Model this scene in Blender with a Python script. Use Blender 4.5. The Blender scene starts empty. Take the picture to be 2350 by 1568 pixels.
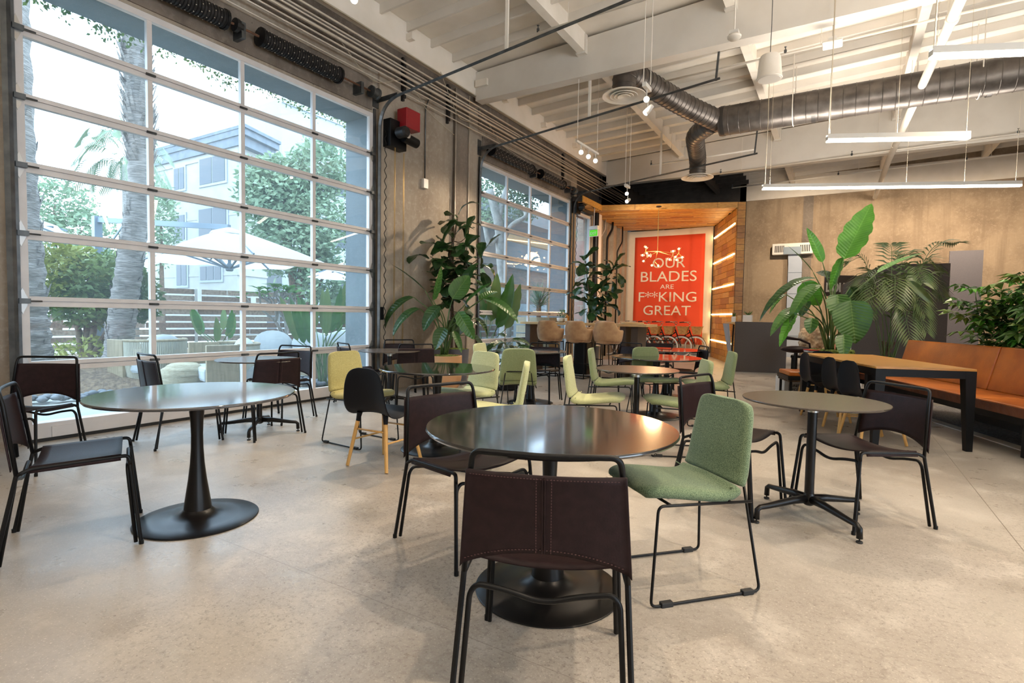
import bpy, bmesh, math, random
import numpy as np
from mathutils import Vector, Matrix
random.seed(7)
SC = bpy.context.scene
COL = SC.collection
PI = math.pi
def R_(d): return math.radians(d)

# ------------------------------------------------------------------ camera, sky, light, exposure
FPX, PITCH, ROLL, YAW = 1243.0, R_(2.7526), R_(1.0029), R_(31.226)
CAM = Vector((6.162, 0.0, 1.223))
_F = Vector((-math.sin(YAW), math.cos(YAW), 0)); _R = Vector((math.cos(YAW), math.sin(YAW), 0)); _U = Vector((0, 0, 1))
_F2 = _F * math.cos(PITCH) - _U * math.sin(PITCH); _U2 = _U * math.cos(PITCH) + _F * math.sin(PITCH)
_R3 = _R * math.cos(ROLL) + _U2 * math.sin(ROLL); _U3 = _U2 * math.cos(ROLL) - _R * math.sin(ROLL)
cd = bpy.data.cameras.new('camera'); cam = bpy.data.objects.new('camera', cd); COL.objects.link(cam)
cd.sensor_width = 36.0; cd.lens = 36.0 * FPX / 2350.0; cd.clip_end = 300
m = Matrix.Identity(4)
for i in range(3):
    m[i][0] = _R3[i]; m[i][1] = _U3[i]; m[i][2] = -_F2[i]; m[i][3] = CAM[i]
cam.matrix_world = m
SC.camera = cam

def hz(px): return 784 - FPX * math.tan(PITCH) + (px - 1175) * math.tan(ROLL)
def at(px, py, d):
    """a point seen at (px, py) in the 2350 px wide photograph, d metres in front of the lens (level distance)"""
    lat = (px - 1175) / FPX * d
    p = CAM + _R * lat + _F * d
    return Vector((p.x, p.y, 1.223 - (py - hz(px)) * d / FPX))

SC.view_settings.view_transform = 'Standard'
SC.view_settings.look = 'None'
SC.view_settings.gamma = 1.0
SC.view_settings.use_curve_mapping = False
SC.view_settings.exposure = -0.10
SC.cycles.use_denoising = True
SC.cycles.max_bounces = 8
SC.cycles.diffuse_bounces = 4
SC.cycles.transparent_max_bounces = 16
SC.cycles.sample_clamp_indirect = 6.0
SC.cycles.caustics_reflective = False
SC.cycles.caustics_refractive = False

W = bpy.data.worlds.new('overcast_sky'); SC.world = W; W.use_nodes = True
wn = W.node_tree.nodes; wl = W.node_tree.links
bg = wn['Background']
SKY_STRENGTH = 8.0
tc = wn.new('ShaderNodeTexCoord'); sp = wn.new('ShaderNodeSeparateXYZ'); rp = wn.new('ShaderNodeValToRGB')
wl.new(tc.outputs['Generated'], sp.inputs[0]); wl.new(sp.outputs['Z'], rp.inputs[0]); wl.new(rp.outputs[0], bg.inputs[0])
rp.color_ramp.elements[0].position = 0.0; rp.color_ramp.elements[0].color = (0.72, 0.86, 1.0, 1)
rp.color_ramp.elements[1].position = 1.0; rp.color_ramp.elements[1].color = (0.64, 0.82, 1.0, 1)
bg.inputs[1].default_value = SKY_STRENGTH

def lamp(name, kind, loc, energy, color, size=0.1, target=None, spot=80, blend=0.6, size_y=None, spread=None):
    l = bpy.data.lights.new(name, kind); l.energy = energy; l.color = color
    o = bpy.data.objects.new(name, l); COL.objects.link(o); o.location = loc
    if kind == 'AREA':
        l.size = size
        if size_y: l.shape = 'RECTANGLE'; l.size_y = size_y
        if spread: l.spread = spread
    else:
        l.shadow_soft_size = size
    if kind == 'SPOT': l.spot_size = R_(spot); l.spot_blend = blend
    if target is not None:
        o.rotation_euler = (Vector(target) - Vector(loc)).to_track_quat('-Z', 'Y').to_euler()
    return o
WARM = (1.0, 0.80, 0.58)
# ceiling spots: some at the track heads built below, the rest added for brightness
SPOTS = [((4.9, 5.2, 5.0), (5.0, 3.2, 0.3)), ((7.3, 1.8, 5.0), (5.6, 2.6, 0.3)), ((3.8, 7.35, 4.2), (3.2, 5.6, 0.3)),
         ((8.3, 4.6, 5.0), (7.3, 3.4, 0.0)), ((8.6, 8.4, 5.0), (6.9, 9.2, 0.8)), ((1.9, 9.4, 4.2), (0.2, 7.4, 1.6)),
         ((5.6, 12.4, 5.0), (4.4, 10.4, 0.3)), ((2.3, 4.6, 4.6), (2.6, 4.0, 0.3)), ((9.3, 1.6, 5.0), (7.9, 2.6, 0.0))]
for k, (a, b) in enumerate(SPOTS):
    lamp('track_or_added_spot', 'SPOT', a, 420, WARM, 0.06, b, 75, 0.7)
lamp('back_wall_fill_light', 'SPOT', (7.5, 16.6, 4.9), 900, WARM, 0.1, (7.6, 20.4, 1.8), 110, 0.8)  # spots without fixtures, added to brighten the back wall
lamp('back_wall_fill_light', 'SPOT', (9.6, 16.6, 4.9), 750, WARM, 0.1, (9.9, 20.4, 1.8), 110, 0.8)
lamp('back_wall_fill_light', 'SPOT', (5.2, 16.6, 4.9), 700, WARM, 0.1, (5.0, 20.4, 2.4), 110, 0.8)
lamp('banner_light', 'SPOT', (1.9, 11.6, 3.95), 700, WARM, 0.05, (1.1, 18.3, 1.9), 60, 0.8)

# ------------------------------------------------------------------ helpers
def tag(o, label=None, cat=None, group=None, kind=None):
    if label: o['label'] = label
    if cat: o['category'] = cat
    if group: o['group'] = group
    if kind: o['kind'] = kind
    return o
def thing(name, label=None, cat=None, loc=(0, 0, 0), rz=0.0, group=None, kind=None):
    o = bpy.data.objects.new(name, None); COL.objects.link(o); o.empty_display_size = 0.1
    o.location = loc; o.rotation_euler = (0, 0, rz)
    return tag(o, label, cat, group, kind)
def link(name, me, parent=None, loc=None, rot=None, scale=None):
    o = bpy.data.objects.new(name, me); COL.objects.link(o)
    if parent is not None: o.parent = parent
    if loc is not None: o.location = loc
    if rot is not None: o.rotation_euler = rot
    if scale is not None: o.scale = scale if hasattr(scale, '__len__') else (scale,) * 3
    return o
def children_of(o): return list(o.children)
def dup(root, loc=None, rz=None, label=None, group=None, scale=None):
    def cp(o, par):
        c = o.copy(); COL.objects.link(c)
        if par is not None: c.parent = par
        for ch in children_of(o): cp(ch, c)
        return c
    c = cp(root, None)
    if loc is not None: c.location = loc
    if rz is not None: c.rotation_euler = (0, 0, rz)
    if label: c['label'] = label
    if group: c['group'] = group
    if scale: c.scale = (scale,) * 3
    return c

def fillet(path, r, n=4, closed=False):
    P = [Vector(p) for p in path]; out = []
    N = len(P)
    for i in range(N):
        if not closed and i in (0, N - 1): out.append(P[i]); continue
        a, b, c = P[(i - 1) % N], P[i], P[(i + 1) % N]
        u = (a - b); v = (c - b); lu, lv = u.length, v.length
        if lu < 1e-6 or lv < 1e-6: out.append(b); continue
        rr = r[i] if hasattr(r, '__len__') else r
        d = min(rr, lu * 0.49, lv * 0.49)
        p0 = b + u / lu * d; p1 = b + v / lv * d
        for k in range(n + 1):
            t = k / n
            out.append(p0 * (1 - t) ** 2 + b * 2 * t * (1 - t) + p1 * t ** 2)
    return out

class MB:
    def __init__(s): s.v = []; s.f = []; s.mi = []
    def add(s, vs, fs, mi=0):
        o = len(s.v); s.v += [tuple(v) for v in vs]; s.f += [tuple(i + o for i in f) for f in fs]; s.mi += [mi] * len(fs); return s
    def box(s, x0, x1, y0, y1, z0, z1, mi=0):
        v = [(x, y, z) for z in (z0, z1) for y in (y0, y1) for x in (x0, x1)]
        return s.add(v, [(0, 2, 3, 1), (4, 5, 7, 6), (0, 1, 5, 4), (2, 6, 7, 3), (0, 4, 6, 2), (1, 3, 7, 5)], mi)
    def bar(s, a, b, w, h, up=(0, 0, 1), mi=0):
        """a box from a to b, w wide across, h tall along up"""
        a, b = Vector(a), Vector(b); d = (b - a).normalized(); u = Vector(up)
        x = d.cross(u)
        if x.length < 1e-5: x = d.cross(Vector((1, 0, 0)))
        x.normalize(); u = x.cross(d).normalized()
        v = []
        for p in (a, b):
            for sx, sz in ((-1, -1), (1, -1), (1, 1), (-1, 1)): v.append(p + x * sx * w / 2 + u * sz * h / 2)
        return s.add(v, [(0, 1, 2, 3), (7, 6, 5, 4), (0, 4, 5, 1), (1, 5, 6, 2), (2, 6, 7, 3), (3, 7, 4, 0)], mi)
    def prism(s, pts, z0, z1, mi=0):
        n = len(pts); v = [(p[0], p[1], z0) for p in pts] + [(p[0], p[1], z1) for p in pts]
        return s.add(v, [tuple(range(n))[::-1], tuple(range(n, 2 * n))] + [(i, (i + 1) % n, n + (i + 1) % n, n + i) for i in range(n)], mi)
    def extr(s, pts, d, mi=0):
        """a flat polygon of 3-D points pushed along d"""
        n = len(pts); d = Vector(d); v = [Vector(p) for p in pts]; v += [p + d for p in v]
        return s.add(v, [tuple(range(n))[::-1], tuple(range(n, 2 * n))] + [(i, (i + 1) % n, n + (i + 1) % n, n + i) for i in range(n)], mi)
    def tube(s, path, r, n=8, closed=False, caps=True, mi=0, flat=1.0):
        P = [Vector(p) for p in path]; Q = [P[0]]
        for p in P[1:]:
            if (p - Q[-1]).length > 1e-5: Q.append(p)
        P = Q; N = len(P)
        if N < 2: return s
        rr = r if hasattr(r, '__len__') else [r] * N
        if len(rr) != N: rr = [rr[0] + (rr[-1] - rr[0]) * i / (N - 1) for i in range(N)]
        T = []
        for i in range(N):
            a = P[(i - 1) % N] if (closed or i > 0) else P[i]; b = P[(i + 1) % N] if (closed or i < N - 1) else P[i]
            T.append((b - a).normalized())
        t = T[0]; x = t.cross(Vector((0, 0, 1)))
        if x.length < 1e-3: x = t.cross(Vector((1, 0, 0)))
        x.normalize(); vs = []
        for i in range(N):
            t = T[i]; x = x - t * x.dot(t)
            if x.length < 1e-6: x = t.cross(Vector((0.3, 0.5, 0.8)))
            x.normalize(); y = t.cross(x)
            for k in range(n):
                a = 2 * PI * k / n
                vs.append(P[i] + x * math.cos(a) * rr[i] + y * math.sin(a) * rr[i] * flat)
        fs = []
        for i in range(N if closed else N - 1):
            j = (i + 1) % N
            for k in range(n):
                fs.append((i * n + k, i * n + (k + 1) % n, j * n + (k + 1) % n, j * n + k))
        if caps and not closed:
            fs.append(tuple(range(n))[::-1]); fs.append(tuple((N - 1) * n + k for k in range(n)))
        return s.add(vs, fs, mi)
    def lathe(s, prof, c=(0, 0, 0), n=32, mi=0, axis='z', cap=True):
        vs = []; M = len(prof)
        for r, z in prof:
            for k in range(n):
                a = 2 * PI * k / n
                if axis == 'z': vs.append((c[0] + r * math.cos(a), c[1] + r * math.sin(a), c[2] + z))
                elif axis == 'y': vs.append((c[0] + r * math.cos(a), c[1] + z, c[2] + r * math.sin(a)))
                else: vs.append((c[0] + z, c[1] + r * math.cos(a), c[2] + r * math.sin(a)))
        fs = []
        for i in range(M - 1):
            for k in range(n):
                fs.append((i * n + k, i * n + (k + 1) % n, (i + 1) * n + (k + 1) % n, (i + 1) * n + k))
        if cap:
            fs.append(tuple(range(n))[::-1]); fs.append(tuple((M - 1) * n + k for k in range(n)))
        return s.add(vs, fs, mi)
    def ball(s, c, r, n=10, m=7, mi=0, sc=(1, 1, 1)):
        vs = []; fs = []
        for i in range(m + 1):
            p = PI * i / m
            for k in range(n):
                a = 2 * PI * k / n
                vs.append((c[0] + r * sc[0] * math.sin(p) * math.cos(a), c[1] + r * sc[1] * math.sin(p) * math.sin(a), c[2] + r * sc[2] * math.cos(p)))
        for i in range(m):
            for k in range(n): fs.append((i * n + k, (i + 1) * n + k, (i + 1) * n + (k + 1) % n, i * n + (k + 1) % n))
        return s.add(vs, fs, mi)
    def mesh(s, name, mats, smooth=False, weld=False):
        me = bpy.data.meshes.new(name); me.from_pydata(s.v, [], s.f)
        for mt in (mats if isinstance(mats, (list, tuple)) else [mats]): me.materials.append(mt)
        if len(set(s.mi)) > 1: me.polygons.foreach_set('material_index', s.mi)
        if weld or not smooth:
            bm = bmesh.new(); bm.from_mesh(me)
            if weld: bmesh.ops.remove_doubles(bm, verts=bm.verts, dist=1e-5)
            bmesh.ops.recalc_face_normals(bm, faces=bm.faces)
            bm.to_mesh(me); bm.free()
        if smooth:
            me.polygons.foreach_set('use_smooth', [True] * len(me.polygons))
            if smooth == 'auto':
                bm = bmesh.new(); bm.from_mesh(me)
                for e in bm.edges:
                    if len(e.link_faces) == 2 and e.calc_face_angle(0) > R_(38): e.smooth = False
                bm.to_mesh(me); bm.free()
        me.update(); return me
    def build(s, name, mats, parent=None, smooth=False, loc=None, rot=None, weld=False, bevel=0):
        o = link(name, s.mesh(name, mats, smooth, weld), parent, loc, rot)
        if bevel:
            b = o.modifiers.new('bevel', 'BEVEL'); b.width = bevel; b.segments = 2; b.limit_method = 'ANGLE'
        return o
def struct(o): o['kind'] = 'structure'; return o

def catmull(pts, n):
    P = [np.array(p, float) for p in pts]; P = [2 * P[0] - P[1]] + P + [2 * P[-1] - P[-2]]; out = []
    segs = len(P) - 3
    for i in range(n):
        t = i / (n - 1) * segs; k = min(int(t), segs - 1); t -= k
        a, b, c, d = P[k:k + 4]
        out.append(0.5 * ((2 * b) + (-a + c) * t + (2 * a - 5 * b + 4 * c - d) * t * t + (-a + 3 * b - 3 * c + d) * t ** 3))
    return out
def shell(name, prof, mat_, parent, thick=0.03, cup=0.02, ns=9, nt=18, sub=1, off=0.0, cupmap=None, powr=2.0):
    """prof: (y, z, halfwidth[, cup]) control points from the front lip up to the top of the back"""
    P = catmull([tuple(p) + ((cup,) if len(p) == 3 else ()) for p in prof], nt)
    vs = []; fs = []
    for i, p in enumerate(P):
        a = P[max(i - 1, 0)]; b = P[min(i + 1, nt - 1)]
        ty, tz = b[0] - a[0], b[1] - a[1]; L = math.hypot(ty, tz) or 1; ny, nz = -tz / L, ty / L
        w = max(p[2], 0.004)
        for k in range(ns):
            s_ = -1 + 2 * k / (ns - 1)
            o_ = p[3] * abs(s_) ** powr
            vs.append((w * s_, p[0] + ny * o_, p[1] + nz * o_))
    for i in range(nt - 1):
        for k in range(ns - 1): fs.append((i * ns + k, i * ns + k + 1, (i + 1) * ns + k + 1, (i + 1) * ns + k))
    me = bpy.data.meshes.new(name); me.from_pydata(vs, [], fs); me.materials.append(mat_)
    me.polygons.foreach_set('use_smooth', [True] * len(fs))
    o = link(name, me, parent)
    sm = o.modifiers.new('solid', 'SOLIDIFY'); sm.thickness = thick; sm.offset = off; sm.use_even_offset = False
    if sub: ss = o.modifiers.new('sub', 'SUBSURF'); ss.levels = sub; ss.render_levels = sub
    return o

# ------------------------------------------------------------------ materials
def lin(c):
    return tuple(((x / 255) / 12.92 if x / 255 <= 0.04045 else (((x / 255) + 0.055) / 1.055) ** 2.4) for x in c)
def mat(name, c1, c2=None, rough=0.5, metal=0.0, scale=8.0, bump=0.0, bscale=None, detail=4.0, stretch=None, spec=0.5, coat=0.0, contrast=(0.35, 0.65),
        transl=0.0, coords='Object', emit=None, estr=0.0, rough2=None, sheen=0.0):
    """c1, c2: linear rgb albedo; c2 is mixed in by noise"""
    m_ = bpy.data.materials.new(name); m_.use_nodes = True; nt = m_.node_tree; n = nt.nodes; l = nt.links
    b = n['Principled BSDF']; b.inputs['Roughness'].default_value = rough; b.inputs['Metallic'].default_value = metal
    b.inputs['Base Color'].default_value = (*c1, 1)
    try: b.inputs['Specular IOR Level'].default_value = spec
    except Exception: pass
    if coat: b.inputs['Coat Weight'].default_value = coat; b.inputs['Coat Roughness'].default_value = 0.08
    if sheen: b.inputs['Sheen Weight'].default_value = sheen
    if emit: b.inputs['Emission Color'].default_value = (*emit, 1); b.inputs['Emission Strength'].default_value = estr
    if c2 is not None or bump:
        t = n.new('ShaderNodeTexCoord'); mp = n.new('ShaderNodeMapping'); l.new(t.outputs[coords], mp.inputs[0])
        if stretch: mp.inputs['Scale'].default_value = stretch
    if c2 is not None:
        no = n.new('ShaderNodeTexNoise'); no.inputs['Scale'].default_value = scale; no.inputs['Detail'].default_value = detail
        l.new(mp.outputs[0], no.inputs['Vector'])
        r = n.new('ShaderNodeValToRGB'); r.color_ramp.elements[0].position = contrast[0]; r.color_ramp.elements[1].position = contrast[1]
        r.color_ramp.elements[0].color = (*c1, 1); r.color_ramp.elements[1].color = (*c2, 1)
        l.new(no.outputs['Fac'], r.inputs[0]); l.new(r.outputs[0], b.inputs['Base Color'])
        if rough2 is not None:
            mr = n.new('ShaderNodeMapRange'); mr.inputs['To Min'].default_value = rough; mr.inputs['To Max'].default_value = rough2
            l.new(no.outputs['Fac'], mr.inputs[0]); l.new(mr.outputs[0], b.inputs['Roughness'])
    if bump:
        nb = n.new('ShaderNodeTexNoise'); nb.inputs['Scale'].default_value = bscale or scale * 3; nb.inputs['Detail'].default_value = 5
        l.new(mp.outputs[0], nb.inputs['Vector'])
        bp = n.new('ShaderNodeBump'); bp.inputs['Strength'].default_value = bump; bp.inputs['Distance'].default_value = 0.02
        l.new(nb.outputs['Fac'], bp.inputs['Height']); l.new(bp.outputs[0], b.inputs['Normal'])
    if transl:
        tr = n.new('ShaderNodeBsdfTranslucent'); mx = n.new('ShaderNodeMixShader'); mx.inputs[0].default_value = transl
        tr.inputs[0].default_value = (*[min(1, x * 1.6) for x in c1], 1)
        if c2 is not None: l.new(r.outputs[0], tr.inputs[0])
        l.new(b.outputs[0], mx.inputs[1]); l.new(tr.outputs[0], mx.inputs[2]); l.new(mx.outputs[0], n['Material Output'].inputs[0])
    return m_
def node_mix(nt, a, b, fac_sock=None, fac=0.5, mode='MIX'):
    mx = nt.nodes.new('ShaderNodeMix'); mx.data_type = 'RGBA'; mx.blend_type = mode
    mx.inputs[0].default_value = fac
    if fac_sock is not None: nt.links.new(fac_sock, mx.inputs[0])
    for k, v in ((6, a), (7, b)):
        if isinstance(v, tuple): mx.inputs[k].default_value = (*v, 1)
        else: nt.links.new(v, mx.inputs[k])
    return mx.outputs[2]
def glass_mat(name, tint=(0.90, 0.96, 1.0), ior=1.45, rough=0.0, haze=.022):
    m_ = bpy.data.materials.new(name); m_.use_nodes = True; nt = m_.node_tree; n = nt.nodes; l = nt.links
    n.remove(n['Principled BSDF'])
    tr = n.new('ShaderNodeBsdfTransparent'); tr.inputs[0].default_value = (*tint, 1)
    gl = n.new('ShaderNodeBsdfGlossy'); gl.inputs['Roughness'].default_value = rough
    lw = n.new('ShaderNodeLayerWeight'); lw.inputs[0].default_value = .5
    pw_ = n.new('ShaderNodeMath'); pw_.operation = 'POWER'; pw_.inputs[1].default_value = 4.0; l.new(lw.outputs['Facing'], pw_.inputs[0])
    fr = n.new('ShaderNodeMath'); fr.operation = 'MULTIPLY_ADD'; fr.inputs[1].default_value = .75; fr.inputs[2].default_value = .035; l.new(pw_.outputs[0], fr.inputs[0])
    mx = n.new('ShaderNodeMixShader'); l.new(fr.outputs[0], mx.inputs[0]); l.new(tr.outputs[0], mx.inputs[1]); l.new(gl.outputs[0], mx.inputs[2])
    # bright veiling glare over the glass, painted as a pale translucent layer
    du = n.new('ShaderNodeBsdfTranslucent'); du.inputs[0].default_value = (.86, .95, 1.0, 1); m2 = n.new('ShaderNodeMixShader'); m2.inputs[0].default_value = haze
    l.new(mx.outputs[0], m2.inputs[1]); l.new(du.outputs[0], m2.inputs[2])
    l.new(m2.outputs[0], n['Material Output'].inputs[0]); return m_
def emit_mat(name, c, s):
    m_ = bpy.data.materials.new(name); m_.use_nodes = True; n = m_.node_tree.nodes; l = m_.node_tree.links
    n.remove(n['Principled BSDF']); e = n.new('ShaderNodeEmission'); e.inputs[0].default_value = (*c, 1); e.inputs[1].default_value = s
    l.new(e.outputs[0], n['Material Output'].inputs[0]); return m_

def concrete(name, base, dark, light, streak=0.6, blotch=0.5, rough=0.85, sscale=(6, 6, 0.35)):
    m_ = bpy.data.materials.new(name); m_.use_nodes = True; nt = m_.node_tree; n = nt.nodes; l = nt.links
    b = n['Principled BSDF']; b.inputs['Roughness'].default_value = rough
    t = n.new('ShaderNodeTexCoord')
    def noise(sc, stretch=None, det=6, rgh=0.6):
        mp = n.new('ShaderNodeMapping'); l.new(t.outputs['Object'], mp.inputs[0])
        if stretch: mp.inputs['Scale'].default_value = stretch
        no = n.new('ShaderNodeTexNoise'); no.inputs['Scale'].default_value = sc; no.inputs['Detail'].default_value = det; no.inputs['Roughness'].default_value = rgh
        l.new(mp.outputs[0], no.inputs['Vector']); return no.outputs['Fac']
    def ramp(f, a, bb):
        r = n.new('ShaderNodeMapRange'); r.inputs[1].default_value = a; r.inputs[2].default_value = bb; l.new(f, r.inputs[0]); return r.outputs[0]
    big = noise(0.9); fine = noise(14, None, 8, 0.7); st = noise(1.0, sscale, 5)
    c = node_mix(nt, base, dark, ramp(big, 0.42, 0.68))
    c = node_mix(nt, c, light, ramp(fine, 0.5, 0.85), mode='MIX')
    mm = n.new('ShaderNodeMath'); mm.operation = 'MULTIPLY'; mm.inputs[1].default_value = streak; l.new(ramp(st, 0.5, 0.72), mm.inputs[0])
    c = node_mix(nt, c, dark, mm.outputs[0])
    pit = n.new('ShaderNodeTexVoronoi'); pit.inputs['Scale'].default_value = 5.5; l.new(t.outputs['Object'], pit.inputs['Vector'])
    c = node_mix(nt, tuple(x * 0.5 for x in dark), c, ramp(pit.outputs['Distance'], 0.02, 0.045))
    l.new(c, b.inputs['Base Color'])
    bp = n.new('ShaderNodeBump'); bp.inputs['Strength'].default_value = 0.35; bp.inputs['Distance'].default_value = 0.02
    l.new(fine, bp.inputs['Height']); l.new(bp.outputs[0], b.inputs['Normal'])
    return m_

M = {}
M['concrete'] = concrete('wall_concrete', (.40, .34, .27), (.27, .215, .165), (.50, .44, .36))
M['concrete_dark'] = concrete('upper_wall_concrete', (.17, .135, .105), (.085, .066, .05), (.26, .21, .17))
M['concrete_band'] = concrete('column_concrete', (.22, .18, .145), (.12, .095, .075), (.32, .27, .22))
M['concrete_back'] = concrete('back_wall_concrete', (.36, .27, .18), (.21, .15, .098), (.44, .34, .24), streak=0.75, sscale=(4.5, 4.5, 0.22))
M['ext_concrete'] = concrete('outside_wall_paint', (.17, .20, .21), (.13, .155, .165), (.21, .24, .25), streak=0.2)
M['white'] = mat('white_ceiling_paint', (.84, .77, .68), (.78, .71, .61), 0.6, scale=3, bump=0.08, bscale=30)
M['white2'] = mat('white_beam_paint', (.72, .67, .60), (.66, .61, .54), 0.55, scale=2)
M['ceil_dark'] = mat('dark_ceiling_paint', (.055, .045, .04), (.035, .03, .027), 0.7, scale=4)
M['alu'] = mat('white_door_aluminium', (.74, .70, .68), (.68, .64, .62), 0.4, scale=6)
M['trackm'] = mat('galvanised_track', (.13, .14, .145), (.08, .085, .09), 0.42, 0.8, scale=9)
M['galv'] = mat('galvanised_duct', (.17, .15, .135), (.10, .088, .08), 0.42, 0.75, scale=5, bump=0.05)
M['galv_dark'] = mat('dark_duct_band', (.05, .045, .042), None, 0.4, 0.5)
M['black'] = mat('black_paint', (.0045, .0045, .005), None, 0.42, spec=.25)
M['black_matt'] = mat('black_spring_steel', (.012, .011, .011), (.022, .02, .02), 0.5, 0.3, scale=12)
M['conduit'] = mat('steel_conduit', (.62, .55, .46), (.52, .45, .37), 0.4, 0.35, scale=6)
M['rust'] = mat('rusty_shaft', (.20, .09, .045), (.12, .06, .04), 0.6, 0.4, scale=20)
M['leather'] = mat('dark_brown_leather', (.017, .009, .010), (.023, .012, .013), 0.46, spec=.18, scale=30, bump=0.06, bscale=160, rough2=0.5)
M['leather_in'] = mat('brown_leather_lit_side', (.05, .028, .026), (.062, .036, .033), 0.42, scale=20, bump=0.05, bscale=160)
M['stitch'] = mat('brown_thread', (.085, .036, .034), None, 0.7)
M['tabletop'] = mat('black_tabletop', (.008, .008, .009), (.012, .012, .012), 0.24, scale=40, rough2=0.28, spec=0.6, coat=1.0)
M['tabletop_gloss'] = mat('glossy_black_tabletop', (.008, .008, .009), None, 0.035, spec=.7, coat=.6)
M['tabletop_semi'] = mat('satin_black_tabletop', (.030, .031, .038), None, 0.11, spec=.8, coat=1.0)
M['tabletop_matt'] = mat('brown_grey_tabletop', (.055, .043, .034), (.064, .05, .04), 0.27, scale=60, spec=0.6)
M['stem'] = mat('black_metal_stem', (.007, .007, .007), (.011, .009, .009), 0.34, 0.4, scale=14)
M['shellp'] = mat('black_plastic_shell', (.004, .005, .008), None, 0.55, spec=.22, scale=300, bump=0.02, bscale=400)
M['ash'] = mat('ash_wood_leg', (.62, .36, .115), (.52, .29, .085), 0.5, scale=9, stretch=(6, 6, 0.7))
M['oak'] = mat('oiled_oak', (.60, .30, .07), (.46, .21, .045), 0.3, scale=5, stretch=(1.0, 9, 9), bump=0.05)
M['pine'] = mat('pale_oak_top', (.66, .44, .21), (.55, .35, .16), 0.4, scale=5, stretch=(1, 8, 8))
M['cognac'] = mat('cognac_leather', (.56, .165, .020), (.24, .052, .008), 0.36, scale=2.6, detail=7, bump=0.08, bscale=60, contrast=(0.3, 0.75))
M['cognac_d'] = mat('dark_cognac_leather_edge', (.11, .035, .018), (.17, .06, .028), 0.38, scale=6, bump=0.3, bscale=14)
M['hide'] = mat('cowhide', (.62, .38, .19), (.33, .155, .065), 0.75, scale=4.5, detail=8, contrast=(0.38, 0.68), sheen=0.3)
M['terracotta'] = mat('tan_clay_pot', (.78, .44, .22), (.72, .40, .20), 0.55, scale=3)
M['greypot'] = mat('blue_grey_pot', (.13, .135, .16), (.16, .165, .19), 0.5, scale=3)
M['moss'] = mat('moss', (.10, .15, .025), (.20, .25, .05), 0.95, scale=40, bump=1.0, bscale=70)
M['red'] = mat('red_banner_print', (.82, .085, .028), (.77, .070, .022), 0.75, scale=1.2)
M['red_shade'] = mat('dark_red_print', (.62, .04, .015), None, 0.75)
M['canvas'] = mat('white_canvas', (.80, .73, .62), (.76, .68, .57), 0.85, scale=3, bump=0.1, bscale=8)
M['letter'] = mat('cream_letter_print', (.88, .84, .74), None, 0.8)
M['greypanel'] = mat('dark_grey_panel', (.060, .046, .040), (.068, .053, .046), 0.55, scale=40)
M['greypanel2'] = mat('slate_panel', (.090, .082, .092), (.10, .09, .10), 0.6, scale=40)
M['whiteplastic'] = mat('white_plastic', (.74, .70, .64), None, 0.4)
M['steel'] = mat('brushed_steel', (.55, .54, .52), None, 0.3, 0.9)
M['rubber'] = mat('black_rubber', (.015, .015, .015), None, 0.7)
M['glass'] = glass_mat('window_glass'); M['globe'] = glass_mat('globe_glass', (1, .97, .93), haze=0.0)
def fabric(name, a, b_):
    return mat(name, a, b_, 0.92, scale=300, detail=2, bump=0.2, bscale=420, contrast=(0.36, 0.64), sheen=0.15)
M['fab_green'] = fabric('moss_green_wool', (.058, .098, .050), (.20, .27, .155))
M['fab_sage'] = fabric('sage_green_wool', (.14, .18, .075), (.28, .32, .16))
M['fab_lime'] = fabric('lime_yellow_wool', (.28, .25, .085), (.52, .46, .19))
M['fab_pale'] = fabric('pale_lime_wool', (.34, .37, .17), (.57, .58, .33))
M['leaf_dark'] = mat('dark_green_leaf', (.018, .055, .014), (.03, .085, .02), 0.32, scale=5, transl=0.12, spec=0.6)
M['leaf_mid'] = mat('mid_green_leaf', (.035, .115, .02), (.065, .18, .03), 0.33, scale=4, transl=0.18, spec=0.6)
M['leaf_bright'] = mat('bright_green_leaf', (.06, .24, .02), (.10, .33, .03), 0.35, scale=4, transl=0.25)
M['leaf_palm'] = mat('palm_leaf', (.05, .095, .03), (.15, .19, .075), 0.4, scale=4, transl=0.15)
M['leaf_sch'] = mat('schefflera_leaf', (.045, .11, .02), (.16, .27, .05), 0.35, scale=1.4, transl=0.15)
M['leaf_out'] = mat('garden_foliage', (.06, .12, .035), (.20, .26, .07), 0.55, scale=1.1, transl=0.3, contrast=(0.3, 0.7))
M['leaf_yel'] = mat('yellow_green_foliage', (.14, .19, .03), (.42, .42, .10), 0.55, scale=0.9, transl=0.3, contrast=(0.3, 0.7))
M['leaf_tree'] = mat('tree_foliage', (.13, .21, .12), (.28, .36, .22), 0.6, scale=0.6, transl=0.25)
M['stalk'] = mat('green_stalk', (.10, .17, .045), (.06, .11, .03), 0.45, scale=6)
M['bark'] = mat('brown_bark', (.09, .055, .035), (.15, .10, .06), 0.85, scale=12, bump=0.6, bscale=30)
M['palmbark'] = mat('grey_palm_bark', (.34, .31, .28), (.16, .145, .13), 0.95, scale=5, stretch=(1.2, 1.2, 9), bump=1.0, bscale=9, detail=8)
M['greybark'] = mat('pale_grey_bark', (.34, .33, .30), (.22, .21, .19), 0.9, scale=8, bump=0.5, bscale=20)
M['fencewood'] = mat('fence_wood', (.115, .078, .052), (.19, .14, .10), 0.8, scale=3, stretch=(5, 0.8, 5))
M['fencewood2'] = mat('darker_fence_wood', (.075, .045, .03), (.125, .08, .05), 0.8, scale=3, stretch=(5, 0.8, 5))
M['stucco'] = mat('cream_stucco', (.33, .325, .30), (.30, .29, .27), 0.9, scale=2)
M['stucco2'] = mat('pale_blue_stucco', (.30, .32, .34), None, 0.9)
M['cornice'] = mat('grey_cornice', (.10, .12, .14), (.14, .16, .18), 0.8, scale=3)
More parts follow.
